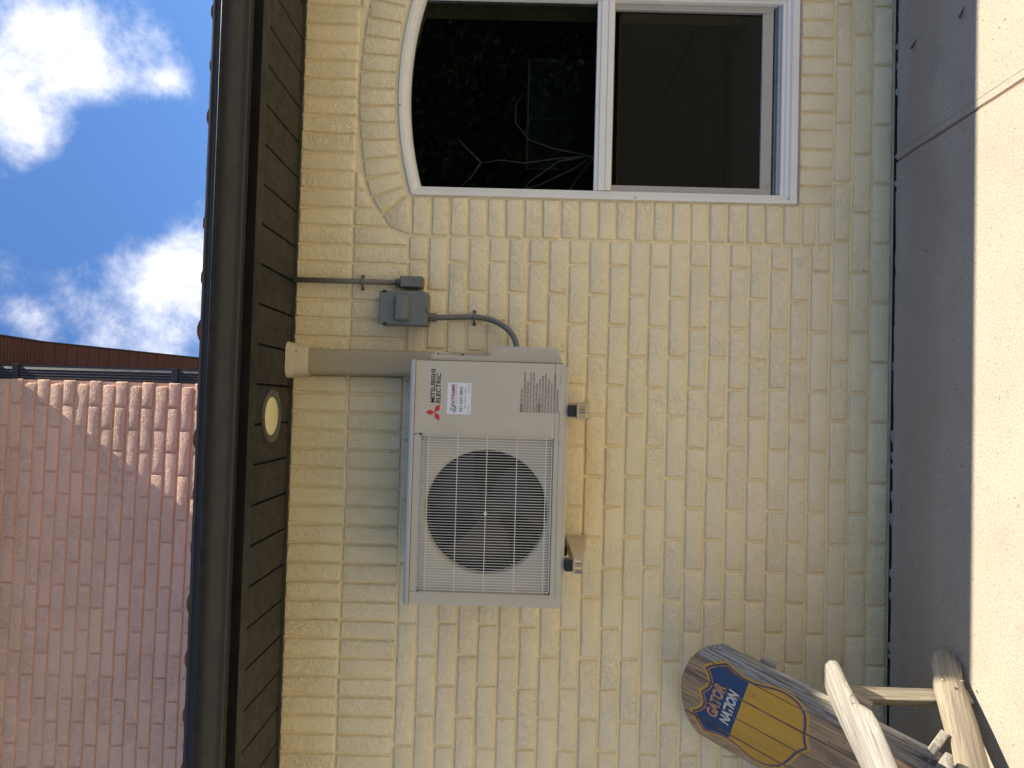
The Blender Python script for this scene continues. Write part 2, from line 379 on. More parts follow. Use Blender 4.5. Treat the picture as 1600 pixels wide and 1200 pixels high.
def curl(x, y, a, ln, lab):
    b = B(); pts = [(x+math.cos(a+t_*1.5)*ln*t_, y+math.sin(a+t_*1.5)*ln*t_, .004+.006*math.sin(t_*3)) for t_ in (0, .2, .4, .6, .8, 1)]
    b.tube(pts, [.0012, .0035, .0042, .0038, .0028, .0008], 5); o = put('dry_leaf', b.me(mat('dry_leaf_brown', (.12, .075, .04), .8)), None)
    o['label'] = lab; o['category'] = 'dry leaf'; return o
curl(1.355, -.115, 3.6, .035, 'curled brown dry leaf on the shaded concrete, the one nearer the wall')
curl(1.31, -.40, 3.9, .034, 'curled brown dry leaf close to the sunlit edge of the concrete')

# ------------------------------------------------------------------ house: brick wall
ZT = 2.288; ZS1 = 2.073; ZS2 = 1.857; BP = .0772
WX0, WX1, WZ0, WZS = .794, 1.616, .371, 1.853; WXC = 1.205
house = thing('house', (0, .1, 0), 'cream painted brick house wall with arched white window, dark eaves and soffit', 'house')
RI = (.411**2+.062**2)/(2*.062)
def arch_in(x, ins=0.0):
    R = RI-ins; zc = 1.913-RI
    return zc+math.sqrt(max(0, R*R-(x-WXC)**2))
# wall body with the window opening
def body():
    y0, y1 = .0100, .24; X0, X1 = -3.6, 6.2; v = []; f = []
    n = 24; ax = [WX0+(WX1-WX0)*i/n for i in range(n+1)]
    outl = [(X0, 0-.05), (X1, -.05), (X1, 2.42), (X0, 2.42)]
    hole = [(WX0, WZ0), (WX1, WZ0)]+[(x, arch_in(x)) for x in reversed(ax)]
    b = B()
    for y in (y0, y1):
        k = len(b.v)
        b.v += [(X0, y, -.05), (WX0, y, -.05), (WX1, y, -.05), (X1, y, -.05), (X0, y, WZ0), (WX0, y, WZ0), (WX1, y, WZ0), (X1, y, WZ0), (X0, y, 2.42), (WX0, y, 2.42), (WX1, y, 2.42), (X1, y, 2.42)]
        b.f += [(k, k+1, k+5, k+4), (k+1, k+2, k+6, k+5), (k+2, k+3, k+7, k+6), (k+4, k+5, k+9, k+8), (k+6, k+7, k+11, k+10)]
        k2 = len(b.v)
        for x in ax: b.v += [(x, y, arch_in(x)), (x, y, 2.42)]
        for i in range(n): b.f.append((k2+2*i, k2+2*i+2, k2+2*i+3, k2+2*i+1))
    # reveal
    hn = len(hole); k = len(b.v)
    b.v += [(x, y0, z) for x, z in hole]+[(x, y1, z) for x, z in hole]
    for i in range(hn): j = (i+1) % hn; b.f.append((k+i, k+j, k+hn+j, k+hn+i))
    # ends
    b.add([(X0, y0, -.05), (X0, y1, -.05), (X0, y1, 2.42), (X0, y0, 2.42)], [(0, 1, 2, 3)]); b.add([(X1, y0, -.05), (X1, y1, -.05), (X1, y1, 2.42), (X1, y0, 2.42)], [(0, 1, 2, 3)])
    b.add([(X0, y0, 2.42), (X1, y0, 2.42), (X1, y1, 2.42), (X0, y1, 2.42)], [(0, 1, 2, 3)])
    me = mesh(b.v, b.f, M_MO); return me
put('wall_body', body(), house)

def brick_geo(poly, jit=.0012, c=.0066, yf=0.0, dep=.018, rnd=None):
    rnd = rnd or random; n = len(poly); poly = [(x+rnd.uniform(-jit, jit), z+rnd.uniform(-jit, jit)) for x, z in poly]
    rings = [(c, yf), (c*.52, yf+.0010), (c*.15, yf+.0040), (-.0008, yf+.0108)]; v = []; f = []
    for ins, y in rings:
        q = inset(poly, ins); v += [(a, y+(rnd.uniform(-.0006, .0006) if y == yf else 0), b_) for a, b_ in q]
    for k in range(len(rings)-1):
        for i in range(n): j = (i+1) % n; f.append((k*n+i, k*n+j, (k+1)*n+j, (k+1)*n+i))
    f.append(tuple(range(n-1, -1, -1)) if True else None)
    return v, f
def finish(v, f, m):
    me = B().add(v, f).me(m); return smooth_by_angle(me, 60)
GAP = .0100
proto = {}
def rect_brick(name, cx, cz, w, h, m, root, y=0.0, nv=7):
    """one brick; alike bricks share one of a few meshes"""
    key = (m.name, round(w, 3), round(h, 3))
    if key not in proto:
        proto[key] = []
        for i in range(nv):
            rr = random.Random(hash((round(w, 3), round(h, 3), i)) & 0xffff); a, b_ = w/2-GAP/2, h/2-GAP/2
            poly = [(-a, -b_), (-a*.35, -b_+rr.uniform(-.0009, .0009)), (a*.3, -b_+rr.uniform(-.0009, .0009)), (a, -b_), (a, b_), (a*.35, b_+rr.uniform(-.0009, .0009)), (-a*.3, b_+rr.uniform(-.0009, .0009)), (-a, b_)] if w > h else \
                   [(-a, -b_), (a, -b_), (a+rr.uniform(-.0009, .0009), -b_*.3), (a+rr.uniform(-.0009, .0009), b_*.35), (a, b_), (-a, b_), (-a+rr.uniform(-.0009, .0009), b_*.3), (-a+rr.uniform(-.0009, .0009), -b_*.35)]
            v, f = brick_geo(poly, .0010, rnd=rr); proto[key].append(finish(v, f, m))
    me = random.choice(proto[key])
    mw = Matrix.Translation((cx+random.uniform(-.0012, .0012), y+random.uniform(-.0012, .0014), cz+random.uniform(-.0007, .0007))) @ Matrix.Rotation(random.uniform(-.004, .004), 4, 'Y') @ Matrix.Rotation(random.uniform(-.006, .006), 4, 'X')
    return put(name, me, root, mw)
rest = B()
def rest_brick(poly, y=0.0):
    v, f = brick_geo(poly, .001, yf=y); rest.add(v, f)
def wall_rect(name, x0, x1, z0, z1):
    if x1 < -1.56 or x0 > 1.70 or z0 < -.2:
        rest_brick([(x0+GAP/2, z0+GAP/2), (x1-GAP/2, z0+GAP/2), (x1-GAP/2, z1-GAP/2), (x0+GAP/2, z1-GAP/2)])
    else: rect_brick(name, (x0+x1)/2, (z0+z1)/2, x1-x0, z1-z0, M_BR, house)
# stretcher courses
TXL, TXR = .636, 1.774      # outer edges of the trim round the window
for k in range(24):
    z1 = ZS2-k*BP; z0 = z1-BP
    off = -.84+.23*(-10)+(.115 if k % 2 else 0)
    xs = [off+.23*i+random.uniform(-.004, .004) for i in range(44)]
    for i in range(len(xs)-1):
        a, b_ = xs[i], xs[i+1]
        if b_ < -3.0 or a > 6.0: continue
        if z1 > .24:      # beside the window trim
            segs = [(a, min(b_, TXL))] if a < TXL else ([(max(a, TXR), b_)] if b_ > TXR else [])
            if a < TXL and b_ > TXR: segs = []
        else: segs = [(a, b_)]
        zz0, zz1 = z0, z1
        if k == 21 and a < TXR and b_ > TXL: zz1 = .230
        for (p_, q_) in segs:
            if q_-p_ > .03: wall_rect('brick', p_, q_, zz0, zz1)
# soldier courses
OUT = [(.636, 1.849), (.652, 1.90), (.678, 1.946), (.714, 1.973), (.751, 2.005), (.80, 2.024), (.857, 2.041), (.924, 2.052), (1.0, 2.060), (1.048, 2.066), (1.205, 2.072)]
def arch_out(x):
    if x > WXC: x = 2*WXC-x
    if x <= OUT[0][0]: return None
    for (a, za), (b_, zb) in zip(OUT, OUT[1:]):
        if a <= x <= b_: return za+(zb-za)*(x-a)/(b_-a)
x = -3.0+.0005
SP = .0716; x = .022-.0716*42
while x < 6.0:
    x1 = x+SP
    wall_rect('soldier_brick', x, x1, ZS1, ZT)
    za, zb = arch_out(x), arch_out(x1)
    if za is None and zb is None: wall_rect('soldier_brick', x, x1, ZS2, ZS1) if (x1 < TXL+.02 or x > TXR-.02) else None
    else:
        lo_a = ZS2 if za is None else za; lo_b = ZS2 if zb is None else zb
        if ZS1-min(lo_a, lo_b) > .035 and x1 < 1.71:
            a, b_ = x+GAP/2, x1-GAP/2; t_ = ZS1-GAP/2
            v, f = brick_geo([(a, min(lo_a+.008, t_-.006)), (b_, min(lo_b+.008, t_-.006)), (b_, t_), (a, t_)], .0008); put('soldier_brick', finish(v, f, M_BR), house)
    x = x1
# arch bricks, splayed round the head
vo = [(.636, 1.849), (.714, 1.967), (.78, 2.010), (.854, 2.036), (.924, 2.049), (.999, 2.058), (1.069, 2.066), (1.137, 2.070), (1.205, 2.072)]
vi = [(.790, 1.857), (.797, 1.862), (.826, 1.874), (.880, 1.890), (.944, 1.902), (1.010, 1.909), (1.075, 1.914), (1.140, 1.916), (1.205, 1.9165)]
vo2 = vo+[(2*WXC-a, b_) for a, b_ in reversed(vo[:-1])]; vi2 = vi+[(2*WXC-a, b_) for a, b_ in reversed(vi[:-1])]
for i in range(len(vo2)-1):
    q = [vi2[i], vi2[i+1], vo2[i+1], vo2[i]]
    if i in (0, len(vo2)-2):
        q = [vi2[i], vi2[i+1], vo2[i+1], (.668, 1.936), (.648, 1.893), vo2[i]] if i == 0 else [vi2[i], vi2[i+1], vo2[i+1], (2*WXC-.648, 1.893), (2*WXC-.668, 1.936), vo2[i]]
    # keep clear of the window frame: lift the inner points
    q = [(a, b_+(.006 if j < 2 else -.002)) for j, (a, b_) in enumerate(q)]
    q2 = inset(q, .0045); 
    v, f = brick_geo(q2, .0008, .0045); put('arch_brick', finish(v, f, M_BR), house)
# trim: stacked headers either side, soldiers under the sill
zs = [.229, .290, .350, .4208]+[.4208+.0712*i for i in range(1, 21)]
zs = [z for z in zs if z < 1.80]+[1.851]
for a, b_ in zip(zs, zs[1:]):
    wall_rect('trim_brick', TXL, .792, a, b_); wall_rect('trim_brick', WX1+.002, TXR, a, b_)
x = .792
while x < WX1:
    x1 = min(x+.0722, WX1+.002)
    if x1-x > .03: wall_rect('trim_brick', x, x1, .229, .368)
    x = x1
put('brick', finish(rest.v, rest.f, M_BR), house, kind='stuff')

# ------------------------------------------------------------------ window
def ring(m0, m1, y0, y1, zb0, zb1, x_l0, x_l1, x_r0, x_r1, m, c=0.0):
    pass
def outline(ins_s, ins_b, ins_t, n=28):
    x0, x1 = WX0+ins_s, WX1-ins_s; zb = WZ0+ins_b
    return [(x0, zb), (x1, zb)]+[(x1-(x1-x0)*i/n, arch_in(x1-(x1-x0)*i/n, ins_t)) for i in range(n+1)]
def frame_rings(specs, m, base=None):
    """specs = [(inset side, bottom, top, y)...] joined as successive loops"""
    b = B(); n = None; k0 = 0
    for sp in specs:
        o_ = outline(*sp[:3]); n = len(o_); b.v += [(x, sp[3], z) for x, z in o_]
    for k in range(len(specs)-1):
        for i in range(n): j = (i+1) % n; b.f.append((k*n+i, k*n+j, (k+1)*n+j, (k+1)*n+i))
    me = b.me(m); return smooth_by_angle(me, 28)
e = .0002
win_me = frame_rings([(e, e, e, .06), (e, e, e, -.003), (.002, .002, .002, -.005), (.014, .026, .014, -.005), (.016, .030, .016, -.001), (.018, .034, .018, .004), (.026, .044, .024, .004), (.028, .050, .027, .010), (.036, .060, .038, .010), (.038, .062, .040, .016), (.040, .064, .0430, .030), (.040, .064, .043, .06)], M_WHT)
win = put('window', win_me, house, label='white vinyl window with an arched head and a sliding lower sash')
# meeting rail: stepped bar
rl = B(); xa, xb = WX0+.0385, WX1-.0385
rl.prism([(.012, 1.083), (.005, 1.085), (.003, 1.089), (.003, 1.106), (.008, 1.108), (.006, 1.112), (.006, 1.133), (.011, 1.136), (.012, 1.149), (.05, 1.149), (.05, 1.083)], xa, xb, 'yz')
put('meeting_rail', rl.me(M_WHT), win)
lo = B(); x0, x1, z0, z1 = WX0+.0395, WX1-.0395, .4345, 1.083
def rect_ring(b, x0, x1, z0, z1, ts, tb, tt, ya, yb, c=.0015):
    b.box(x0, x0+ts, ya, yb, z0, z1, c); b.box(x1-ts, x1, ya, yb, z0, z1, c); b.box(x0+ts, x1-ts, ya+.0005, yb, z0, z0+tb, c); b.box(x0+ts, x1-ts, ya+.0005, yb, z1-tt, z1, c)
rect_ring(lo, x0, x1, .462, z1, .026, .042, .004, .026, .050)
put('sash', lo.me(M_GRB), win, label='grey beige lower sash frame')
tr_ = B().box(x0, x1, .018, .030, .4345, .446, .001).box(x0, x1, .034, .058, .4345, .452, .001)
put('track', tr_.me(metal_paint('blue_grey_track', (.30, .33, .36), .3)), win)
put('latch', B().box(x0+.030, x0+.045, .0235, .0262, .466, .478, .001).me(M_GRB), win)
uo = outline(.039, 0, .042); up_g = [(WX0+.039, 1.149), (WX1-.039, 1.149)]+uo[2:]
put('pane', mesh([(a, .034, b_) for a, b_ in up_g], [tuple(range(len(up_g)))], M_GLS), win)
M_GLS2 = M_GLS.copy(); M_GLS2.name = 'screened_glass'; [setattr(n_.inputs[0], 'default_value', (.34, .34, .32, 1)) for n_ in M_GLS2.node_tree.nodes if n_.type == 'BSDF_TRANSPARENT']; M_GLS2.node_tree.nodes['Fresnel'].inputs[0].default_value = 1.22
put('pane', mesh([(x0+.026, .040, .504), (x1-.026, .040, .504), (x1-.026, .040, 1.079), (x0+.026, .040, 1.079)], [(0, 1, 2, 3)], M_GLS2), win)
ck = B(); xx = WX0
while xx < WX1+.004:
    w_ = random.uniform(.02, .05); ck.box(xx, min(xx+w_, WX1+.004), -.0035+random.uniform(-.002, .001), .012, WZ0-.0075-random.uniform(0, .002), WZ0-.0003, .002); xx += w_
put('caulk', ck.me(M_CAULK), win)
for (cx, cz) in ((WX0+.009, .99), (WX0+.022, .405), (1.14, arch_in(1.14)-.006)):
    put('screw', B().disc_ring(cx, cz, [(.0001, -.0062), (.003, -.0060), (.003, -.003)], 8).me(M_ZINC), win)

# the room behind the glass
rm = B(); rm.add([(-.2, .24, -.04), (2.6, .24, -.04), (2.6, 3.2, -.04), (-.2, 3.2, -.04), (-.2, .24, 2.4), (2.6, .24, 2.4), (2.6, 3.2, 2.4), (-.2, 3.2, 2.4)], [(0, 1, 2, 3), (4, 7, 6, 5), (0, 3, 7, 4), (1, 5, 6, 2), (2, 6, 7, 3)])
structure('room_interior', mesh(rm.v, rm.f, M_INT))
put('inner_sill', B().box(WX0+.002, WX1-.002, .075, .42, .44, .500, .004).me(M_SILL), house)
cu = B(); n = 30
for i in range(n+1):
    x_ = 1.665+.10*i/n; y_ = .30+.018*math.sin(i*1.3); cu.v += [(x_+.015, y_, 1.02), (x_+.015, y_, 2.05)]
for i in range(n): cu.f.append((2*i, 2*i+2, 2*i+3, 2*i+1))
c2 = B(); c2.add(cu.v, cu.f); c2.add([(a, b_+.004, c_) for a, b_, c_ in cu.v], cu.f)
o = put('green_strip', c2.me(M_GREEN, True)); o['label'] = 'green strip behind the edge of the upper window pane'; o['category'] = 'green_strip'  # pleated green strip at the edge of the upper pane
# stand-in for branches mirrored in the pane, modelled as stems behind it
put('inner_shelf', B().box(WX0+.01, WX1-.01, .07, .42, 1.045, 1.075, .003).me(M_INT), house)
pl_ = thing('mirrored_branches', (1.0, .2, 1.075), 'pale branches mirrored in the upper window pane, modelled as stems behind it', 'plant')
def P2(x, z, y=.20): return (x, y, z)
st = [[(1.02, 1.076), (1.03, 1.15), (1.01, 1.30), (.99, 1.42), (1.0, 1.52), (.985, 1.60)], [(.99, 1.60), (1.05, 1.655), (1.10, 1.70)], [(.985, 1.60), (.93, 1.64), (.90, 1.68)],
      [(1.03, 1.14), (.97, 1.22), (.91, 1.36), (.86, 1.55)], [(1.03, 1.15), (1.0, 1.28), (.92, 1.40), (.88, 1.42)], [(1.03, 1.13), (.95, 1.19), (.86, 1.25)], [(1.10, 1.40), (1.16, 1.46), (1.24, 1.46), (1.30, 1.43)]]
rr = .0036
for s_ in st:
    pts = [P2(a, b_, .20+.02*math.sin(a*30)) for a, b_ in s_]
    if s_[0] == (1.10, 1.40): pts = [(1.03, .19, 1.15), (1.06, .2, 1.30)]+pts
    put('stem', B().tube(pts, [rr*(1-.6*i/(len(pts)-1)) for i in range(len(pts))], 6).me(M_TWIG, True), pl_)
# wire basket leaning indoors
wb = thing('wire_basket', (1.25, .34, 1.075), 'dark green wire mesh panel standing inside behind the upper pane', 'wire panel')
fr_ = B(); X0, X1, Z0, Z1 = 1.02, 1.50, .98, 1.41; yb = .34
fr_.tube([(X0, yb, 1.076), (X0, yb, Z1), (X1, yb, Z1), (X1, yb, 1.076)], .007, 6); fr_.tube([((X0+X1)/2-.02, yb, 1.076), ((X0+X1)/2-.02, yb, Z1)], .005, 6)
put('frame', fr_.me(M_MESH, True), wb)
ms_ = B(); a = X0+.014
while a < X1: ms_.tube([(a, yb, 1.077), (a, yb, Z1)], .0013, 3, False); a += .013
a = 1.08
while a < Z1: ms_.tube([(X0, yb+.002, a), (X1, yb+.002, a)], .0013, 3, False); a += .013
put('mesh_wires', ms_.me(M_MESH), wb, kind='stuff')

# ------------------------------------------------------------------ eaves
SJ = .1340; j0 = .039
for k in range(-18, 44):
    xa_ = j0+k*SJ; xb_ = xa_+SJ
    prof = [(xa_+.0035, ZT+.007), (xa_+.0065, ZT), (xa_+SJ*.5-.003, ZT), (xa_+SJ*.5, ZT+.0012), (xa_+SJ*.5+.003, ZT), (xb_-.0025, ZT), (xb_-.0005, ZT+.004), (xb_-.0005, ZT+.010), (xa_+.0035, ZT+.010)]
    b = B(); b.prism(prof, -.3755, -.012, 'xz')
    put('soffit_board', b.me(M_SOF), house)
put('soffit_backing', B().box(-2.5, 6.0, -.376, .006, ZT+.0115, ZT+.016).me(M_BLK), house)
put('wall_channel', B().prism([(-.0005, ZT-.006), (-.012, ZT-.006), (-.0135, ZT+.002), (-.0135, ZT+.012), (-.0005, ZT+.012)], -2.5, 6.0, 'yz').me(M_SOF), house)
put('fascia', B().prism([(-.376, ZT-.004), (-.434, ZT-.004), (-.4345, 2.41), (-.415, 2.41), (-.415, ZT+.012), (-.376, ZT+.012)], -2.5, 6.0, 'yz').me(M_BRZ), house)
gp = [(y_-.007, z_) for y_, z_ in [(-.4355, 2.408), (-.4355, 2.332), (-.456, 2.330), (-.458, 2.303), (-.463, 2.300), (-.480, 2.300), (-.486, 2.303), (-.489, 2.309), (-.491, 2.318), (-.497, 2.328), (-.506, 2.340), (-.513, 2.352), (-.517, 2.364), (-.519, 2.372), (-.524, 2.3745), (-.525, 2.379), (-.5225, 2.383), (-.5225, 2.399), (-.5245, 2.402), (-.5240, 2.4055), (-.520, 2.4065), (-.515, 2.404)]]
gp[0] = (-.4355, 2.408); gp[1] = (-.4355, 2.332)
inn = [(y+.0022, z+.0022) for y, z in reversed(gp[3:])]+[(-.4385, 2.3345), (-.4385, 2.408)]
put('gutter', smooth_by_angle(B().prism(gp+inn, -2.45, 5.95, 'yz').me(M_BRZ), 40), house)
for x_ in (-1.7, -.9, -.1, .7, 1.5, 2.3): put('gutter_hanger', B().box(x_, x_+.02, -.514, -.4386, 2.396, 2.400).me(M_BRZ), house)
# roof deck and barrel tiles
sl = .30
put('roof_deck', B().prism([(-.44, 2.375), (-.44, 2.390), (1.21, 2.390+1.65*sl), (1.21, 2.375+1.65*sl)], -2.5, 6.0, 'yz').me(M_DIRT), house)
def tile_mesh():
    b = B(); seg = 9; Ln = .40; ro, rin = .060, .049; k = 0
    for yy, sc in ((0, 1.0), (Ln, .84)):
        for r_ in (ro, rin):
            for i in range(seg+1): an = math.pi*i/seg; b.v.append((math.cos(an)*r_*sc, yy, math.sin(an)*r_*sc*.92))
    n = seg+1
    for i in range(seg):
        b.f += [(i, i+1, 2*n+i+1, 2*n+i), (n+i, 3*n+i, 3*n+i+1, n+i+1), (i, n+i, n+i+1, i+1), (2*n+i, 2*n+i+1, 3*n+i+1, 3*n+i)]
    b.f += [(0, 2*n, 3*n, n), (seg, n+seg, 3*n+seg, 2*n+seg)]
    return smooth_by_angle(b.me(M_TILE), 50)
def pan_mesh():
    b = B(); seg = 8; Ln = .40; k = 0
    for yy in (0, Ln):
        for r_ in (.066, .056):
            for i in range(seg+1): an = math.pi+math.pi*i/seg; b.v.append((math.cos(an)*r_, yy, math.sin(an)*r_*.35))
    n = seg+1
    for i in range(seg):
        b.f += [(i, i+1, 2*n+i+1, 2*n+i), (n+i, 3*n+i, 3*n+i+1, n+i+1), (i, n+i, n+i+1, i+1)]
    return smooth_by_angle(b.me(M_TILE), 50)
TM, PM = tile_mesh(), pan_mesh()
for row in range(5):
    for k in range(-11, 14):
        yy = -.478+row*.345; zz = 2.392+(yy+.44)*sl
        mw = Matrix.Translation((.03+.17*k+random.uniform(-.004, .004), yy+random.uniform(-.008, .008), zz-.004+random.uniform(-.002, .003))) @ Matrix.Rotation(math.atan(sl)*1.0, 4, 'X') @ Matrix.Rotation(random.uniform(-.01, .01), 4, 'Z')
        put('roof_tile', TM, house, mw)
        mw2 = Matrix.Translation((.115+.17*k, yy+.01, zz+.006)) @ Matrix.Rotation(math.atan(sl), 4, 'X')
        put('pan_tile', PM, house, mw2)

# ------------------------------------------------------------------ upper storey, set back
up_h = thing('upper_storey', (0, 1.4, 2.8), 'rose painted brick upper storey with maroon soffit, set back above the tiled roof', 'building')
put('wall_body', B().box(-3.0, .060, 1.2100, 5.0, 2.7, 4.60).me(M_PM), up_h)
rest = B(); PBH, PBL = .0731, .245
for k in range(26):
    z1 = 4.60-k*PBH; z0 = z1-PBH
    if z1 < 2.75: break
    off = -.688-.245*10+(.1225 if k % 2 else 0); xs = [off+PBL*i+random.uniform(-.004, .004) for i in range(16)]
    for a, b_ in zip(xs, xs[1:]):
        b_ = min(b_, .066)
        if b_-a < .03 or b_ < -3.0: continue
        if z1 > 3.0 and z0 < 4.5 and b_ > -1.75: rect_brick('brick', (a+b_)/2, (z0+z1)/2, b_-a if abs(b_-a-PBL) > .02 else PBL, PBH, M_PB, up_h, 1.2, 8)
        else:
            v, f = brick_geo([(a+GAP/2, z0+GAP/2), (b_-GAP/2, z0+GAP/2), (b_-GAP/2, z1-GAP/2), (a+GAP/2, z1-GAP/2)], .001, yf=1.2); rest.add(v, f)
put('brick', finish(rest.v, rest.f, M_PB), up_h, kind='stuff')
# maroon soffit: level over the front corner, then falling with the roof towards the back
XE = .33
def eave_z(y): return 4.60 if y <= 2.0 else 4.60-(y-2.0)*.45
y_ = .62
while y_ < 4.6:
    st_ = .030 if y_ < 1.98 else .072
    ya_, yb_ = y_, y_+st_
    b = B(); za, zb = eave_z(ya_), eave_z(yb_-.003)
    b.add([(.075, ya_, za), (XE, ya_, za), (XE, yb_-.004, zb), (.075, yb_-.004, zb), (.075, ya_, za+.01), (XE, ya_, za+.01), (XE, yb_-.004, zb+.01), (.075, yb_-.004, zb+.01)], [(0, 1, 2, 3), (4, 7, 6, 5), (0, 4, 5, 1), (1, 5, 6, 2), (2, 6, 7, 3), (3, 7, 4, 0)])
    put('soffit_board', b.me(M_MAR), up_h); y_ = yb_
put('front_soffit', B().box(-3.0, .0745, .62, 1.198, 4.602, 4.614).me(M_MAR), up_h)
tri = B()
for ya_, yb_ in ((.60, 2.0), (2.0, 4.6)):
    za, zb = eave_z(ya_), eave_z(yb_)
    for xa_, xb_, zo0, zo1 in ((XE+.001, XE+.014, -.006, .13), (-3.0, XE, .018, .13)):
        tri.add([(xa_, ya_, za+zo0), (xb_, ya_, za+zo0), (xb_, yb_, zb+zo0), (xa_, yb_, zb+zo0), (xa_, ya_, za+zo1), (xb_, ya_, za+zo1), (xb_, yb_, zb+zo1), (xa_, yb_, zb+zo1)], [(0, 3, 2, 1), (4, 5, 6, 7), (0, 1, 5, 4), (1, 2, 6, 5), (2, 3, 7, 6), (3, 0, 4, 7)])
put('roof_edge', tri.me(M_DSP), up_h)
# downspout with ribbed front
dp = []; xa_, xb_ = .066, .142; ya_, yb_ = 1.212, 1.282
rib = [xa_+.006, xa_+.016, xa_+.021, xa_+.031, xa_+.036, xa_+.046, xa_+.051, xa_+.064]
dp = [(xa_, ya_+.006), (rib[0], ya_)]
for i, r_ in enumerate(rib[1:]): dp.append((r_, ya_+(.005 if i % 2 == 0 else 0)) if False else (r_, ya_+(.006 if (i//1) % 2 == 0 else 0)))
dp += [(xb_, ya_+.006), (xb_, yb_), (xa_, yb_)]
put('downspout', B().prism(dp, 2.95, 4.6, 'xy').me(M_DSP), up_h)
for z_ in (3.31, 4.20): put('strap', B().box(.0605, xb_+.004, ya_-.003, yb_+.004, z_, z_+.035, .001).me(M_DSP), up_h)
put('downspout_elbow', B().box(xa_-.003, xb_+.003, ya_-.005, yb_+.004, 2.90, 3.18, .002).me(M_DSP), up_h)

# ------------------------------------------------------------------ recessed soffit light
lt = thing('soffit_light', (-.067, -.208, ZT), 'round recessed light with dark ring and pale yellow lens in the soffit', 'ceiling light')
def revz(prof, m, cx=-.067, cy=-.208, seg=40, sm=True):
    b = B()
    for r_, z_ in prof:
        for q in range(seg): an = 2*math.pi*q/seg; b.v.append((cx+r_*math.cos(an), cy+r_*math.sin(an), z_))
    for i in range(len(prof)-1):
        for q in range(seg): b.f.append((i*seg+q, i*seg+(q+1) % seg, (i+1)*seg+(q+1) % seg, (i+1)*seg+q))
    return smooth_by_angle(b.me(m), 40)
put('trim_ring', revz([(.095, ZT-.0005), (.094, ZT-.004), (.088, ZT-.006), (.070, ZT-.003), (.067, ZT+.002)], metal_paint('mottled_dark_trim', (.10, .095, .088), .35, .002, .5)), lt)
put('lens', revz([(.0675, ZT-.001), (.05, ZT-.0035), (.02, ZT-.0045), (.0005, ZT-.005)], M_LENS), lt)

# ------------------------------------------------------------------ line-set duct
du = thing('pipe_duct', (.14, -.04, 2.0), 'beige plastic pipe duct with flared collar running up from behind the outdoor unit', 'pipe duct')
def duct_prof(x0, x1, d, r=.018, n=5):
    p_ = [(x0, -.002)]
    for i in range(n+1): a = math.pi/2*i/n; p_.append((x0+r-r*math.cos(a), -d+r-r*math.sin(a)))
    for i in range(n+1): a = math.pi/2*i/n; p_.append((x1-r+r*math.sin(a), -d+r-r*math.cos(a)))
    p_.append((x1, -.002)); return p_
put('duct_cover', smooth_by_angle(B().prism(duct_prof(.093, .188, .066), 1.45, 2.235, 'xy').me(M_DUCT), 50), du)
cb = B(); levels = [(2.208, .090, .191, .069), (2.216, .086, .195, .073), (2.250, .083, .199, .077), (2.262, .079, .204, .081), (2.2865, .074, .211, .088)]
nn_ = None
for z_, a, b_, d in levels:
    p_ = duct_prof(a, b_, d, .024 if z_ < 2.25 else .034); nn_ = len(p_); cb.v += [(x_, y2, z_) for x_, y2 in p_]
for k in range(len(levels)-1):
    for i in range(nn_-1): cb.f.append((k*nn_+i, k*nn_+i+1, (k+1)*nn_+i+1, (k+1)*nn_+i))
cb.f.append(tuple(range(nn_))[::-1]); cb.f.append(tuple((len(levels)-1)*nn_+i for i in range(nn_)))
co = put('collar', smooth_by_angle(cb.me(M_DUCTL), 35), du)
put('screw', B().disc_ring(.176, 2.25, [(.0001, -.079), (.0025, -.079), (.0025, -.07)], 8).me(M_ZINC), co)

# ------------------------------------------------------------------ upper conduit, disconnect box, whip
c1 = thing('rigid_conduit', (.448, -.02, 2.05), 'straight grey conduit dropping from the soffit into a small corner fitting', 'conduit')
put('pipe', B().tube([(.450, -.022, 2.287), (.449, -.022, 2.1), (.4485, -.022, 1.885)], .0105, 14).me(M_CDT, True), c1)
def strap(parent, cx, cz, horiz=True, w=.024):
    b = B()
    for s_ in (-1, 1): b.box(cx+s_*w-.006, cx+s_*w+.006, -.005, -.0015, cz-.006, cz+.006, .0008)
    pts = [(cx-w, -.004, cz), (cx-.013, -.012, cz), (cx-.011, -.028, cz), (cx, -.036, cz), (cx+.011, -.028, cz), (cx+.013, -.012, cz), (cx+w, -.004, cz)]
    b.tube(pts, .0042, 6); o_ = put('strap', b.me(M_CDT, True), parent)
    for s_ in (-1, 1): put('screw', B().disc_ring(cx+s_*w, cz, [(.0001, -.0085), (.0035, -.008), (.004, -.004)], 8).me(M_BLK), o_)
strap(c1, .448, 2.025)
put('coupling', B().tube([(.4485, -.022, 1.893), (.4485, -.022, 1.872)], .0165, 14).me(M_CDT, True), c1)
fb = put('corner_fitting', B().box(.427, .470, -.055, -.001, 1.789, 1.876, .004).me(M_CDT), c1)
put('cover_plate', B().box(.430, .467, -.0585, -.0555, 1.800, 1.872, .001).me(M_GRY), fb)
put('screw', B().disc_ring(.457, 1.823, [(.0001, -.0605), (.003, -.060), (.003, -.058)], 8).me(mat('rust', (.12, .05, .04), .7)), fb)
put('nipple', B().tube([(.4265, -.03, 1.806), (.4035, -.03, 1.806)], .011, 12).me(M_CDT, True), c1)
bx = thing('disconnect_box', (.345, -.04, 1.855), 'grey metal electrical disconnect box with a raised handle bump on the wall', 'electrical box')
put('enclosure', B().box(.284, .405, -.078, -.001, 1.7655, 1.940, .003).me(M_GRY), bx)
put('cover', B().box(.2815, .4075, -.092, -.0785, 1.768, 1.944, .004).me(M_GRY), bx)
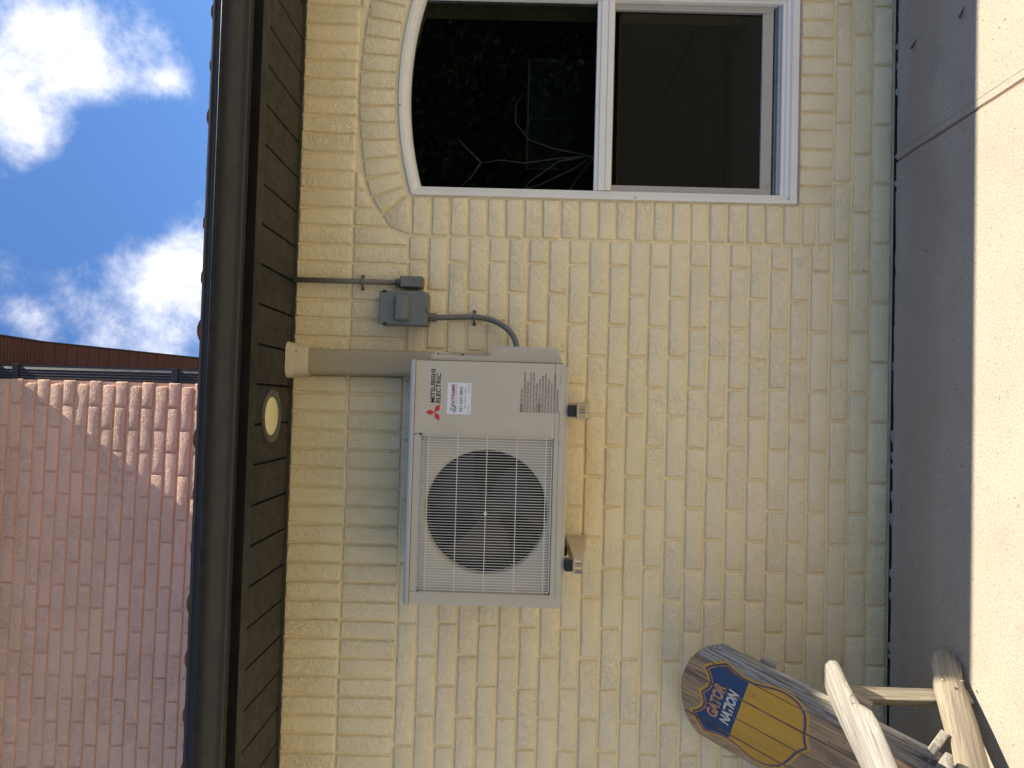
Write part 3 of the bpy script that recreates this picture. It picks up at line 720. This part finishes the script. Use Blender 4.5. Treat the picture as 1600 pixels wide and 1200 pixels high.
hb = B(); hp = [(.292, 1.826), (.298, 1.820), (.388, 1.820), (.394, 1.826), (.394, 1.888), (.388, 1.894), (.298, 1.894), (.292, 1.888)]
def loft(b, polys):
    n = len(polys[0][0]); k = len(b.v)
    for p_, y in polys: b.v += [(x_, y, z_) for x_, z_ in p_]
    for q in range(len(polys)-1):
        for i in range(n): j = (i+1) % n; b.f.append((k+q*n+i, k+q*n+j, k+(q+1)*n+j, k+(q+1)*n+i))
    b.f.append(tuple(k+(len(polys)-1)*n+i for i in range(n))); return b
hp = [(.2935, 1.838), (.300, 1.829), (.386, 1.829), (.3925, 1.838), (.3925, 1.876), (.386, 1.885), (.300, 1.885), (.2935, 1.876)]
loft(hb, [(hp, -.0915), (inset(hp, .002), -.104), (inset(hp, .006), -.112), (inset(hp, .014), -.114)])
put('handle_bump', smooth_by_angle(hb.me(M_GRY), 45), bx)
put('hasp', B().box(.328, .356, -.097, -.080, 1.757, 1.7675, .002).me(M_GRY), bx)
for (x_, z_) in ((.40, 1.925), (.288, 1.92)): put('cover_notch', B().box(x_-.0005 if x_ > .35 else x_-.007, x_+.008 if x_ > .35 else x_, -.0925, -.0895, z_-.008, z_+.008, .0005).me(M_BLK), bx)
wh = thing('flexible_conduit', (.32, -.03, 1.65), 'grey flexible conduit curving from the disconnect box into the outdoor unit', 'conduit')
put('connector', B().tube([(.318, -.036, 1.766), (.318, -.036, 1.758), (.318, -.036, 1.757), (.318, -.036, 1.735)], [.014, .014, .0175, .0165], 8).me(M_CDT), wh)
wp = [(.318, -.036, 1.74), (.319, -.033, 1.70), (.323, -.028, 1.65), (.325, -.025, 1.60), (.322, -.025, 1.56), (.312, -.03, 1.520), (.295, -.040, 1.486), (.272, -.055, 1.458), (.245, -.075, 1.440), (.215, -.10, 1.430), (.185, -.13, 1.425)]
def cat(pts, n=6):
    outp = []
    P_ = [V3(p_) for p_ in pts]; P_ = [P_[0]*2-P_[1]]+P_+[P_[-1]*2-P_[-2]]
    for i in range(1, len(P_)-2):
        for k in range(n):
            t_ = k/n; a, b_, c_, d = P_[i-1], P_[i], P_[i+1], P_[i+2]
            outp.append(.5*((2*b_)+(c_-a)*t_+(2*a-5*b_+4*c_-d)*t_*t_+(3*b_-3*c_+d-a)*t_**3))
    return outp+[P_[-2]]
put('hose', B().tube(cat(wp), .0108, 12).me(M_CDT, True), wh)
strap(wh, .324, 1.594)

# ------------------------------------------------------------------ outdoor unit
AX0, AX1, AZ0, AZ1 = -.661, .1345, 1.264, 1.774; AY = -.380
ac = thing('outdoor_unit', (-.26, -.24, 1.26), 'ivory air conditioner outdoor unit with round fan behind a wire grille', 'air conditioner')
GX0, GX1, GZ0, GZ1 = -.620, -.107, 1.299, 1.735; FX, FZ, FR = -.359, 1.515, .2025
ZS = 1.757
# front panel: face with the grille opening, folded sides
fb_ = B()
ox = [AX0, GX0, GX1, AX1]; oz = [AZ0, GZ0, GZ1, ZS]
for i in range(3):
    for j in range(3):
        if i == 1 and j == 1: continue
        fb_.add([(ox[i], AY, oz[j]), (ox[i+1], AY, oz[j]), (ox[i+1], AY, oz[j+1]), (ox[i], AY, oz[j+1])], [(0, 1, 2, 3)])
cxs = [(AX0, AZ0), (AX1, AZ0), (AX1, ZS), (AX0, ZS)]
for (a, b_) in zip(cxs, cxs[1:]+cxs[:1]):
    fb_.add([(a[0], AY, a[1]), (b_[0], AY, b_[1]), (b_[0], AY+.05, b_[1]), (a[0], AY+.05, a[1])], [(0, 1, 2, 3)])
gx = [(GX0, GZ0), (GX1, GZ0), (GX1, GZ1), (GX0, GZ1)]
for (a, b_) in zip(gx, gx[1:]+gx[:1]):
    fb_.add([(a[0], AY, a[1]), (b_[0], AY, b_[1]), (b_[0], AY+.020, b_[1]), (a[0], AY+.020, a[1])], [(0, 1, 2, 3)])
me = fb_.me(M_AC); bm = bmesh.new(); bm.from_mesh(me); bmesh.ops.remove_doubles(bm, verts=bm.verts[:], dist=.0002)
be = [e_ for e_ in bm.edges if all(abs(v.co.y-AY) < 1e-4 for v in e_.verts) and len(e_.link_faces) == 2 and abs(e_.calc_face_angle(0)) > .5]
bmesh.ops.bevel(bm, geom=be, offset=.004, segments=3, profile=.5, affect='EDGES'); bmesh.ops.recalc_face_normals(bm, faces=bm.faces[:]); bm.to_mesh(me); bm.free()
fp = put('front_panel', smooth_by_angle(me, 40), ac)
# orifice plate with a rolled rim round the fan opening
ob_ = B(); seg = 64; outer = []
for q in range(seg):
    an = 2*math.pi*q/seg; c_, s_ = math.cos(an), math.sin(an)
    tx = ((GX1-FX) if c_ > 0 else (GX0-FX))/c_ if abs(c_) > 1e-6 else 1e9; tz = ((GZ1-FZ) if s_ > 0 else (GZ0-FZ))/s_ if abs(s_) > 1e-6 else 1e9
    t_ = min(abs(tx), abs(tz)); outer.append((FX+c_*t_, FZ+s_*t_))
ringr = [(.0, -.0095), (.80, None)]
prof = [(None, AY+.0195), (FR+.0045, AY+.0200), (FR+.0025, AY+.0215), (FR+.001, AY+.026), (FR, AY+.034), (FR-.001, AY+.055)]
for r_, y in prof:
    for q in range(seg):
        an = 2*math.pi*q/seg; ob_.v.append((outer[q][0], y, outer[q][1]) if r_ is None else (FX+r_*math.cos(an), y, FZ+r_*math.sin(an)))
for i in range(len(prof)-1):
    for q in range(seg): ob_.f.append((i*seg+q, i*seg+(q+1) % seg, (i+1)*seg+(q+1) % seg, (i+1)*seg+q))
put('fan_orifice', smooth_by_angle(ob_.me(M_AC), 40), ac)
put('casing', B().box(AX0+.002, AX1-.002, AY+.051, -.096, AZ0+.002, ZS-.001, .003).me(M_AC), ac) if False else None
cs = B()
cs.add([(AX0+.002, AY+.04, AZ0+.002), (AX1-.002, AY+.04, AZ0+.002), (AX1-.002, -.096, AZ0+.002), (AX0+.002, -.096, AZ0+.002), (AX0+.002, AY+.04, ZS-.001), (AX1-.002, AY+.04, ZS-.001), (AX1-.002, -.096, ZS-.001), (AX0+.002, -.096, ZS-.001)],
       [(0, 3, 2, 1), (4, 5, 6, 7), (1, 2, 6, 5), (0, 4, 7, 3), (2, 3, 7, 6)])
put('casing', cs.me(M_AC), ac)
put('fan_shroud', B().disc_ring(FX, FZ, [(FR-.0012, AY+.053), (FR-.003, AY+.14), (.10, AY+.145), (.0005, AY+.146)], 40).me(M_BLK), ac)
put('top_cap', smooth_by_angle(B().prism([(AX0-.003, -.388+.006), (AX0+.003, -.388), (AX1-.003, -.388), (AX1+.003, -.388+.006), (AX1+.003, -.092), (AX0-.003, -.092)], AZ1+.001, ZS+.0015, 'xy', .005).me(metal_paint('cool_ivory_enamel', (.48, .465, .42), .55, .0001, .04)), 50), ac)
fan = put('fan', B().disc_ring(FX, FZ, [(.0005, AY+.062), (.03, AY+.063), (.047, AY+.070), (.05, AY+.11)], 28).me(M_FAN, True), ac)
for k in range(3):
    a0 = math.radians(25+120*k); bl = B(); nr, na = 6, 8
    for i in range(nr+1):
        r_ = .045+(.195-.045)*i/nr
        for j in range(na+1):
            sw = a0+math.radians(-12*(i/nr)**1.5)+math.radians(82)*(j/na)*(1-.12*i/nr); bl.v.append((FX+r_*math.cos(sw), AY+.062+.05*(j/na)+.006*math.sin(i), FZ+r_*math.sin(sw)))
    for i in range(nr):
        for j in range(na): q = i*(na+1)+j; bl.f.append((q, q+1, q+na+2, q+na+1))
    put('blade', bl.me(M_FAN, True), fan)
# wire grille
WY = AY-.017; gi = thing('x', (0, 0, 0), '', '') if False else None
gf = B()
for z_ in (1.706, 1.611, 1.515, 1.4175, 1.323): gf.tube([(-.611, WY+.002, z_), (-.6095, WY+.0019, z_), (-.110, WY+.0019, z_), (-.1085, WY+.002, z_)], .0015, 6)
gf.tube([(-.612, AY+.001, 1.731), (-.11, AY+.001, 1.731)], .0015, 6); gf.tube([(-.610, AY-.009, 1.7225), (-.112, AY-.009, 1.7225)], .0013, 6); gf.tube([(-.612, AY+.001, 1.3035), (-.11, AY+.001, 1.3035)], .0015, 6)
grl = put('grille', gf.me(M_ACW, True), ac)
wm_ = B().tube([(0, .008, 1.7325), (0, -.004, 1.7305), (0, -.012, 1.721), (0, -.0172, 1.706), (0, -.0172, 1.322), (0, -.013, 1.311), (0, -.004, 1.3045), (0, .012, 1.3025)], .00105, 5).me(M_ACW, True)
nw = 57
for i in range(nw): put('grille_wire', wm_, grl, Matrix.Translation((-.6075+(.495)*i/(nw-1), AY-.000, 0)))
put('grille_badge', B().disc_ring(FX, FZ, [(.0005, WY-.003), (.005, WY-.003), (.006, WY-.0008)], 12).me(M_ACW, True), grl)
for (x_, z_) in ((-.118, 1.313), (-.612, 1.309), (-.118, 1.731), (-.614, 1.733)): put('screw', B().disc_ring(x_, z_, [(.0003, AY-.0035), (.003, AY-.003), (.0045, AY+.006)], 10).me(M_STEEL), ac)
for (x_, z_) in ((-.125, 1.276), (-.595, 1.277)): put('screw', B().disc_ring(x_, z_, [(.0003, AY-.003), (.0025, AY-.0026), (.0035, AY+.001)], 10).me(M_STEEL), ac)
put('bottom_lip', B().box(AX0+.03, -.02, AY-.0022, AY+.001, 1.2795, 1.2815, .0006).me(M_AC), fp)
put('base_pan', B().box(AX0+.008, AX1-.008, AY+.006, -.100, 1.254, AZ0+.001, .002).me(M_AC), ac)
# service cover on the right side
sc_ = [(.1365, 1.722), (.158, 1.718), (.167, 1.697), (.156, 1.695), (.157, 1.661), (.157, 1.523), (.192, 1.490), (.192, 1.290), (.1365, 1.268)]
put('service_cover', smooth_by_angle(B().prism(sc_, -.338, -.13, 'xz', .005).me(M_AC), 40), ac)
put('service_hook', B().box(.157, .170, -.30, -.25, 1.660, 1.6945, .002).me(M_AC), ac)
put('cover_screw', B().disc_ring(.162, 1.613, [(.0003, -.290), (.004, -.289), (.004, -.27)], 8).me(M_BLK), ac)
# lettering
YT = AY-.0009; XA, UA = (1, 0, 0), (0, 0, 1)
text('lettering', 'MITSUBISHI', (-.003, YT, 1.6915), XA, UA, .110, .0150, M_INK, ac, .015)
text('lettering', 'ELECTRIC', (-.003, YT, 1.6735), XA, UA, .097, .0150, M_INK, ac, .015)
lg = B(); r_ = .0178; h_ = .0150; cx, cz = -.0355, 1.6905
def rh(pts): lg.add([(cx+a, YT, cz+b_) for a, b_ in pts], [(0, 1, 2, 3)])
rh([(0, 0), (.0088, .0152), (0, .0304), (-.0088, .0152)]); rh([(0, 0), (-.0176, 0), (-.0264, -.0152), (-.0088, -.0152)]); rh([(0, 0), (.0088, -.0152), (.0264, -.0152), (.0176, 0)])
put('diamond_emblem', lg.me(M_RED), ac)
stk = put('contractor_sticker', B().box(-.0395, .0642, AY-.0009, AY-.0002, 1.573, 1.6515).me(M_STK), ac, label='white contractor sticker with a phone number')
YS = AY-.0016
text('lettering', 'EXTREME', (-.014, YS, 1.6265), XA, UA, .073, .0105, M_SRED, stk, .02)
text('lettering', 'AIR & ELECTRIC', (-.006, YS, 1.6195), XA, UA, .065, .0040, M_SRED, stk, .01, spacing=1.6)
text('lettering', '321-327-2822', (-.031, YS, 1.601), XA, UA, .083, .0095, M_INK, stk, .005)
text('lettering', '"Sales - Service - Installs"', (-.022, YS, 1.590), XA, UA, .070, .0042, M_INK2, stk, .006)
text('lettering', 'CAC1814620', (-.036, YS, 1.5795), XA, UA, .026, .0030, M_INK2, stk)
text('lettering', 'EC13009340', (.033, YS, 1.5795), XA, UA, .026, .0030, M_INK2, stk)
bb = B()
for i in range(14):
    a = i*2.4; r_ = .0025*math.sqrt(i); bb.disc_ring(-.025+r_*math.cos(a), 1.6275+r_*math.sin(a), [(.0002, YS), (.0019, YS)], 6)
put('sticker_emblem', bb.me(M_SBLU), stk)
put('sticker_emblem', B().add([(-.033, YS-.0001, 1.637), (-.024, YS-.0001, 1.642), (-.015, YS-.0001, 1.637), (-.024, YS-.0001, 1.6395)], [(0, 1, 2, 3)]).add([(-.021, YS-.0001, 1.622), (-.012, YS-.0001, 1.627), (-.014, YS-.0001, 1.621)], [(0, 1, 2)]).me(M_SRED), stk)
warn = ['RISK OF FIRE', 'AUXILIARY DEVICES WHICH MAY BE IGNITION', 'SOURCES SHALL NOT BE INSTALLED', 'IN THE DUCTWORK, OTHER THAN AUXILIARY', 'DEVICES LISTED FOR USE WITH THE SPECIFIC', 'APPLIANCE. SEE INSTRUCTIONS.', "RISQUE D'INCENDIE", 'LES DISPOSITIFS AUXILIAIRES', "POUVANT ETRE DES SOURCES D'IGNITION", 'NE DOIVENT PAS ETRE INSTALLES', 'DANS LES CONDUITS AUTRES QUE LES', "DISPOSITIFS HOMOLOGUES POUR L'APPAREIL", 'VOIR LES INSTRUCTIONS.']
wdt = [.075, .134, .100, .131, .134, .097, .078, .122, .128, .110, .098, .127, .078]
z_ = 1.4105
for i, (s_, w_) in enumerate(zip(warn, wdt)):
    x_ = -.027+(.030 if i == 0 else .032 if i == 6 else 0)
    text('lettering', s_, (x_, YT, z_-.0066), XA, UA, min(w_, .132)-(.028 if i in (0,) else 0), .0062, M_INK2, ac, .014); z_ -= .0098
put('warning_mark', B().box(-.027, .001, YT-.0001, YT, 1.4035, 1.4115).box(-.027, .002, YT-.0001, YT, 1.3445, 1.3525).me(metal_paint('grey_red_print', (.25, .17, .16), .6)), ac)
text('lettering', 'VG79N123H01', (.072, YT, 1.279), XA, UA, .028, .0028, M_INK2, ac)

# ------------------------------------------------------------------ wall brackets
def bracket(cx, lab):
    t_ = thing('wall_bracket', (cx, -.2, 1.2), lab, 'wall bracket', 'brackets carrying the outdoor unit')
    b = B(); a, c_ = cx-.022, cx+.022
    prof = [(-.002, 1.222), (-.395, 1.222), (-.395, 1.198), (-.36, 1.190), (-.002, 1.150)]
    b.prism(prof, c_-.003, c_, 'yz'); b.box(a, c_-.0032, -.395, -.003, 1.2190, 1.2220)
    put('arm', b.me(M_DUCTL), t_)
    e_ = put('end_clip', B().box(a-.003, a, -.399, -.34, 1.196, 1.2255, .0008).box(a-.003, c_+.004, -.401, -.3965, 1.2225, 1.2255, .0008).box(a+.0005, c_+.003, -.4005, -.3965, 1.194, 1.197, .0008).me(M_STEEL), t_)
    put('wall_flange', B().box(cx-.030, cx+.030, -.006, -.0005, 1.145, 1.235, .001).me(M_DUCTL), t_)
    put('rubber_foot', B().box(a+.002, c_-.002, -.392, -.350, 1.2275, 1.2535, .005).me(M_RUB), t_); put('rubber_foot', B().box(a+.002, c_-.002, -.160, -.118, 1.2275, 1.2535, .005).me(M_RUB), t_)
    put('bolt', B().tube([(cx, -.371, 1.1950), (cx, -.371, 1.2185)], .0065, 6).me(M_STEEL), t_)
    return t_
bracket(-.018, 'beige wall bracket with black rubber foot under the lettered end of the outdoor unit')
bracket(-.520, 'beige wall bracket with black rubber foot under the grille end of the outdoor unit')

# ------------------------------------------------------------------ wooden chair
G0 = V3((-.774, -.442, 0)); D_ = V3((-.60182, -.79864, 0)); Nn = V3((-.79864, .60182, 0)); Z_ = V3((0, 0, 1))
ch = thing('adirondack_chair', G0, 'weathered wooden slatted garden chair with a painted gold and navy shield on its back', 'chair')
def frame(s, w, z, ax, ay):
    """frame with local X along ax, local Y along ay; origin at chair coords s, w, z"""
    ax = ax.normalized(); ay = (ay-ax*ay.dot(ax)).normalized(); az = ax.cross(ay); m_ = Matrix.Identity(4); o_ = G0+D_*s+Nn*w+Z_*z
    for r in range(3): m_[r][0] = ax[r]; m_[r][1] = ay[r]; m_[r][2] = az[r]; m_[r][3] = o_[r]
    return m_
def plank(name, poly, t0, t1, mw, m, c=.003, parent=None, **p):
    """outline in the local XY plane, thickness along local Z from t1 (seen) to t0"""
    b = B(); n = len(poly); v = []; f = []
    rings = [(c, t1), (c*.3, t1-c*.3), (0, t1-c), (0, t0+c), (c, t0)]
    for ins, z_ in rings: q = inset(poly, ins); v += [(x_, y2, z_) for x_, y2 in q]
    for k in range(len(rings)-1):
        for i in range(n): j = (i+1) % n; f.append((k*n+i, k*n+j, (k+1)*n+j, (k+1)*n+i))
    f.append(tuple(range(n))); f.append(tuple((len(rings)-1)*n+i for i in range(n)))
    me = smooth_by_angle(b.add(v, f).me(m), 50); return put(name, me, parent or ch, mw, **p)
# side rails: outline in (s, z)
sr = [(0.0, .000), (.066, .028), (.20, .050), (.33, .082), (.50, .135), (.68, .205), (.73, .24), (.74, .275), (.72, .30), (.66, .295), (.50, .236), (.34, .172), (.20, .146), (.066, .116), (.01, .098), (-.022, .084), (-.040, .064), (-.048, .040), (-.040, .014), (-.02, .001)]
RA = .27; sr = [(a*math.cos(RA)+b_*math.sin(RA), -a*math.sin(RA)+b_*math.cos(RA)) for a, b_ in sr]; RX, RZ = D_*math.cos(RA)+Z_*math.sin(RA), Z_*math.cos(RA)-D_*math.sin(RA)
mr_ = frame(0, 0, 0, RX, RZ)   # local z = D x Z  (points to -N: outward on the near side)
zdir = D_.cross(Z_)
plank('side_rail', sr, -.022 if zdir.dot(Nn) < 0 else 0, 0 if zdir.dot(Nn) < 0 else .022, mr_, M_WARM, .0035)
mr2 = frame(0, .60, 0, RX, RZ); plank('side_rail', sr, -.022, 0, mr2, M_WARM, .0035)
# rear arm posts and front legs
def boxl(name, L_, a, b_, mw, m, c=.003): return plank(name, [(0, -a/2), (L_, -a/2), (L_, a/2), (0, a/2)], -b_/2, b_/2, mw, m, c)
for w_ in (.040, .560):
    boxl('arm_post', .421, .042, .034, frame(.098, w_, .012, Z_, D_), M_WARM)
for w_ in (-.012, .612):
    boxl('front_leg', .425, .085, .022, frame(.60, w_, .0, Z_, D_), M_WARM)
# arms: outline in (s, w)
arm = [(.046, -.058), (.038, -.030), (.037, .0), (.045, .017), (.062, .026), (.137, .028), (.226, .012), (.285, .0), (.349, -.012), (.45, -.02), (.62, -.02), (.70, -.03), (.735, -.06), (.74, -.10), (.72, -.14), (.68, -.155), (.60, -.165), (.50, -.168), (.422, -.168), (.358, -.168), (.30, -.166), (.262, -.155), (.235, -.130), (.214, -.108), (.180, -.096), (.128, -.086), (.075, -.080), (.057, -.073)]
ma = frame(0, 0, .452, D_, Nn)
plank('arm', arm, -.022, 0, ma, M_SILV, .005) if D_.cross(Nn).z > 0 else plank('arm', arm, 0, .022, ma, M_SILV, .005)
arm2 = [(s_, .60-w_) for s_, w_ in arm]
if D_.cross(Nn).z > 0: plank('arm', arm2, -.022, 0, ma, M_SILV, .005)
else: plank('arm', arm2, 0, .022, ma, M_SILV, .005)
# back: fan of boards with an arched top
rec = math.radians(31.9); BV = (-D_*math.sin(rec)+Z_*math.cos(rec)).normalized()      # up the back
s0, z0_ = .25+.0, .242; BN = (-Nn).cross(BV).normalized()                              # front normal of the back
mb = frame(s0, 0, z0_, BV, -Nn)    # local x up the board, local y = -w, local z = BV x (-N)
sgn = 1 if BV.cross(-Nn).dot(BN) > 0 else -1
TOP = [(.04, .578), (.07, .607), (.10, .628), (.13, .644), (.165, .658), (.20, .668), (.25, .674), (.30, .676), (.35, .672), (.40, .661), (.45, .646), (.495, .626), (.53, .602), (.56, .565)]
def topv(w):
    for (a, va_), (b_, vb_) in zip(TOP, TOP[1:]):
        if a <= w <= b_: return va_+(vb_-va_)*(w-a)/(b_-a)
    return .56
edges = [(.040, .136), (.140, .243), (.247, .352), (.356, .461), (.465, .560)]
FRONT = 0.0
def zz(v): return v*sgn
for i, (a, b_) in enumerate(edges):
    pts = [(-.16, -a), (topv(a+.0001), -a)]+[(tv, -tw) for tw, tv in TOP if a+.004 < tw < b_-.004]+[(topv(b_-.0001), -b_), (-.16, -b_)]
    lo_, hi_ = sorted((zz(-.020), zz(0)))
    plank('back_board', pts, lo_, hi_, mb @ Matrix.Translation((0, 0, -.0015*(i % 2)*sgn)), (M_BACK2, M_BACK, M_BACK, M_BACK, M_BACK)[i], .0022)
def batten(v0, w0, w1, hh=.05):
    lo_, hi_ = sorted((zz(-.045), zz(-.0218)))
    return plank('back_batten', [(v0-hh/2, -w0), (v0+hh/2, -w0), (v0+hh/2, -w1), (v0-hh/2, -w1)], lo_, hi_, mb, M_WARM, .002)
batten(.435, .022, .578); batten(.165, .0, .60, .06)
# lower back rail and seat slats, resting on the rails
def slat(s_, z_, tilt, wd, w0=-.026, w1=.626, m=M_SILV, th=.021, nm='seat_slat'):
    ax = Nn; ay = D_*math.cos(tilt)+Z_*math.sin(tilt); mw = frame(s_, w0, z_, ax, ay)
    return plank(nm, [(0, 0), (w1-w0, 0), (w1-w0, wd), (0, wd)], -th/2, th/2, mw, m, .003)
slat(.232, .163, .85, .058, -.006, .606, M_SILV, .024, 'back_rest_rail'); 
q_ = .305; zq = .195
for i in range(6):
    tl = math.radians(24 if i < 5 else 8); slat(q_, zq, tl, .072, -.027, .627); q_ += .080*math.cos(tl); zq += .080*math.sin(tl)*.93
# screws: two in the near rail over the post, a few in arm and boards
def dome(name, mw, r=.005, m=M_ZINC, parent=None):
    b = B(); seg = 10
    for rr_, z_ in ((r, 0), (r*.8, r*.25), (r*.1, r*.32)):
        for k in range(seg): a = 2*math.pi*k/seg; b.v.append((rr_*math.cos(a), rr_*math.sin(a), z_))
    for i in range(2):
        for k in range(seg): b.f.append((i*seg+k, i*seg+(k+1) % seg, (i+1)*seg+(k+1) % seg, (i+1)*seg+k))
    b.f.append(tuple(2*seg+k for k in range(seg))); put(name, b.me(m, True), parent or ch, mw)
for s_, z_ in ((.075, .100), (.078, .045)): dome('screw', frame(s_, -.0222 if zdir.dot(Nn) > 0 else -.0002, z_, D_, Z_) if zdir.dot(Nn) < 0 else frame(s_, -.0222, z_, Z_, D_), .0052)
for v_, w_ in ((.135, .075), (.175, .11), (.155, .19), (.19, .225), (.15, .30), (.18, .41), (.43, .075), (.44, .19)):
    dome('screw', mb @ Matrix.Translation((v_, -w_, .0004*sgn)) @ (Matrix.Identity(4) if sgn > 0 else Matrix.Rotation(math.pi, 4, 'X')), .004)
# painted shield (outline as half shape: across, up the back)
half = [(0, .612), (.020, .604), (.045, .594), (.075, .592), (.105, .604), (.130, .622), (.160, .606), (.190, .583), (.222, .553), (.205, .520), (.192, .488), (.192, .455), (.204, .425), (.218, .395), (.224, .365), (.220, .335), (.206, .306), (.182, .284), (.150, .268), (.110, .258), (.065, .250), (.030, .240), (0, .226)]
CW = .312
def shield(d):
    full = [(x_, v_) for x_, v_ in half]+[(-x_, v_) for x_, v_ in reversed(half[1:-1])]
    # inset by d towards the inside
    return inset(full, d) if d else full
def clip(poly, axis, lim, keep_less):
    outp = []; n = len(poly)
    for i in range(n):
        a, b_ = poly[i], poly[(i+1) % n]; ia = (a[axis] <= lim) == keep_less; ib = (b_[axis] <= lim) == keep_less
        if ia: outp.append(a)
        if ia != ib:
            t_ = (lim-a[axis])/(b_[axis]-a[axis]); outp.append((a[0]+(b_[0]-a[0])*t_, a[1]+(b_[1]-a[1])*t_))
    return outp
def layer(name, poly, m, lift, parent):
    b = B()
    for i, (a, c_) in enumerate(edges):
        # across x -> w = CW - x (x>0 is to the right as seen)
        q = clip(clip(poly, 0, CW-a-.002, True), 0, CW-c_+.002, False)
        if len(q) < 3: continue
        k = len(b.v); b.v += [(v_, -(CW-x_), (lift-.0015*(i % 2))*sgn) for x_, v_ in q]; b.f.append(tuple(range(k, k+len(q))))
    return put(name, b.me(m), parent, mb)
sh0 = layer('painted_shield', shield(0), M_GOLD, .0005, ch); sh0['label'] = 'painted gold and navy shield lettered GATOR NATION'
layer('shield_border', shield(.010), M_NAVY, .0008, sh0); layer('shield_border', shield(.0165), M_ORG, .0011, sh0)
inn_ = shield(.0215); layer('shield_field', inn_, M_GOLD, .0014, sh0)
layer('shield_banner', clip(inn_, 1, .468, False), M_NAVY, .0017, sh0)
def lettering(body, v0, x0, w, h, m, lift, shear=.18, bold=.03):
    o_ = G0+D_*s0+Z_*z0_+BV*v0+Nn*(CW-x0)
    text('lettering', body, o_, -Nn, BV, w, h, m, sh0, bold, off=lift, shear=shear, mw=mb)
lettering('GATOR', .5265, -.100, .190, .040, M_ORG, .0026, .25, .05); lettering('GATOR', .528, -.098, .186, .036, M_OFFW, .0029, .25, .03); lettering('GATOR', .5295, -.096, .182, .033, M_ORG, .0032, .25, .01)
lettering('NATION', .482, -.104, .200, .036, M_OFFW, .0029, .25, .045)

# ------------------------------------------------------------------ what the window glass mirrors: a hedge across the lawn
hb_ = B(); rr_ = random.Random(3)
for i in range(9000):
    x_ = rr_.uniform(-7, 9); z_ = rr_.uniform(.05, 4.6); y2 = -9.4+rr_.uniform(0, 1.0)*(1-.25*z_/3.4)+.35*noise.noise(V3((x_*.9, z_*1.1, 0)))
    a = V3((rr_.uniform(-1, 1), rr_.uniform(-1, 1), rr_.uniform(-1, 1))).normalized(); b_ = a.orthogonal().normalized(); s_ = rr_.uniform(.05, .11)
    c_ = V3((x_, y2, z_)); hb_.v += [tuple(c_-a*s_), tuple(c_+b_*s_*.45), tuple(c_+a*s_), tuple(c_-b_*s_*.45)]; k = len(hb_.v); hb_.f.append((k-4, k-3, k-2, k-1))
hg = put('hedge', mesh(hb_.v, hb_.f, M_LEAF)); hg['label'] = 'dark leafy hedge beyond the lawn, mirrored in the window'; hg['category'] = 'hedge'; hg['kind'] = 'stuff'
structure('hedge_bank', B().box(-8, 10, -10.6, -9.4, -.06, 4.4).me(mat('hedge_core', (.012, .018, .008), .95)))

# upper storey turned slightly towards the sun so its front catches more light
piv = Matrix.Translation((.06, 1.2, 0))
up_h.matrix_world = piv @ Matrix.Rotation(math.radians(.9), 4, 'Z') @ piv.inverted() @ Matrix.Translation((0, 1.4, 2.8))
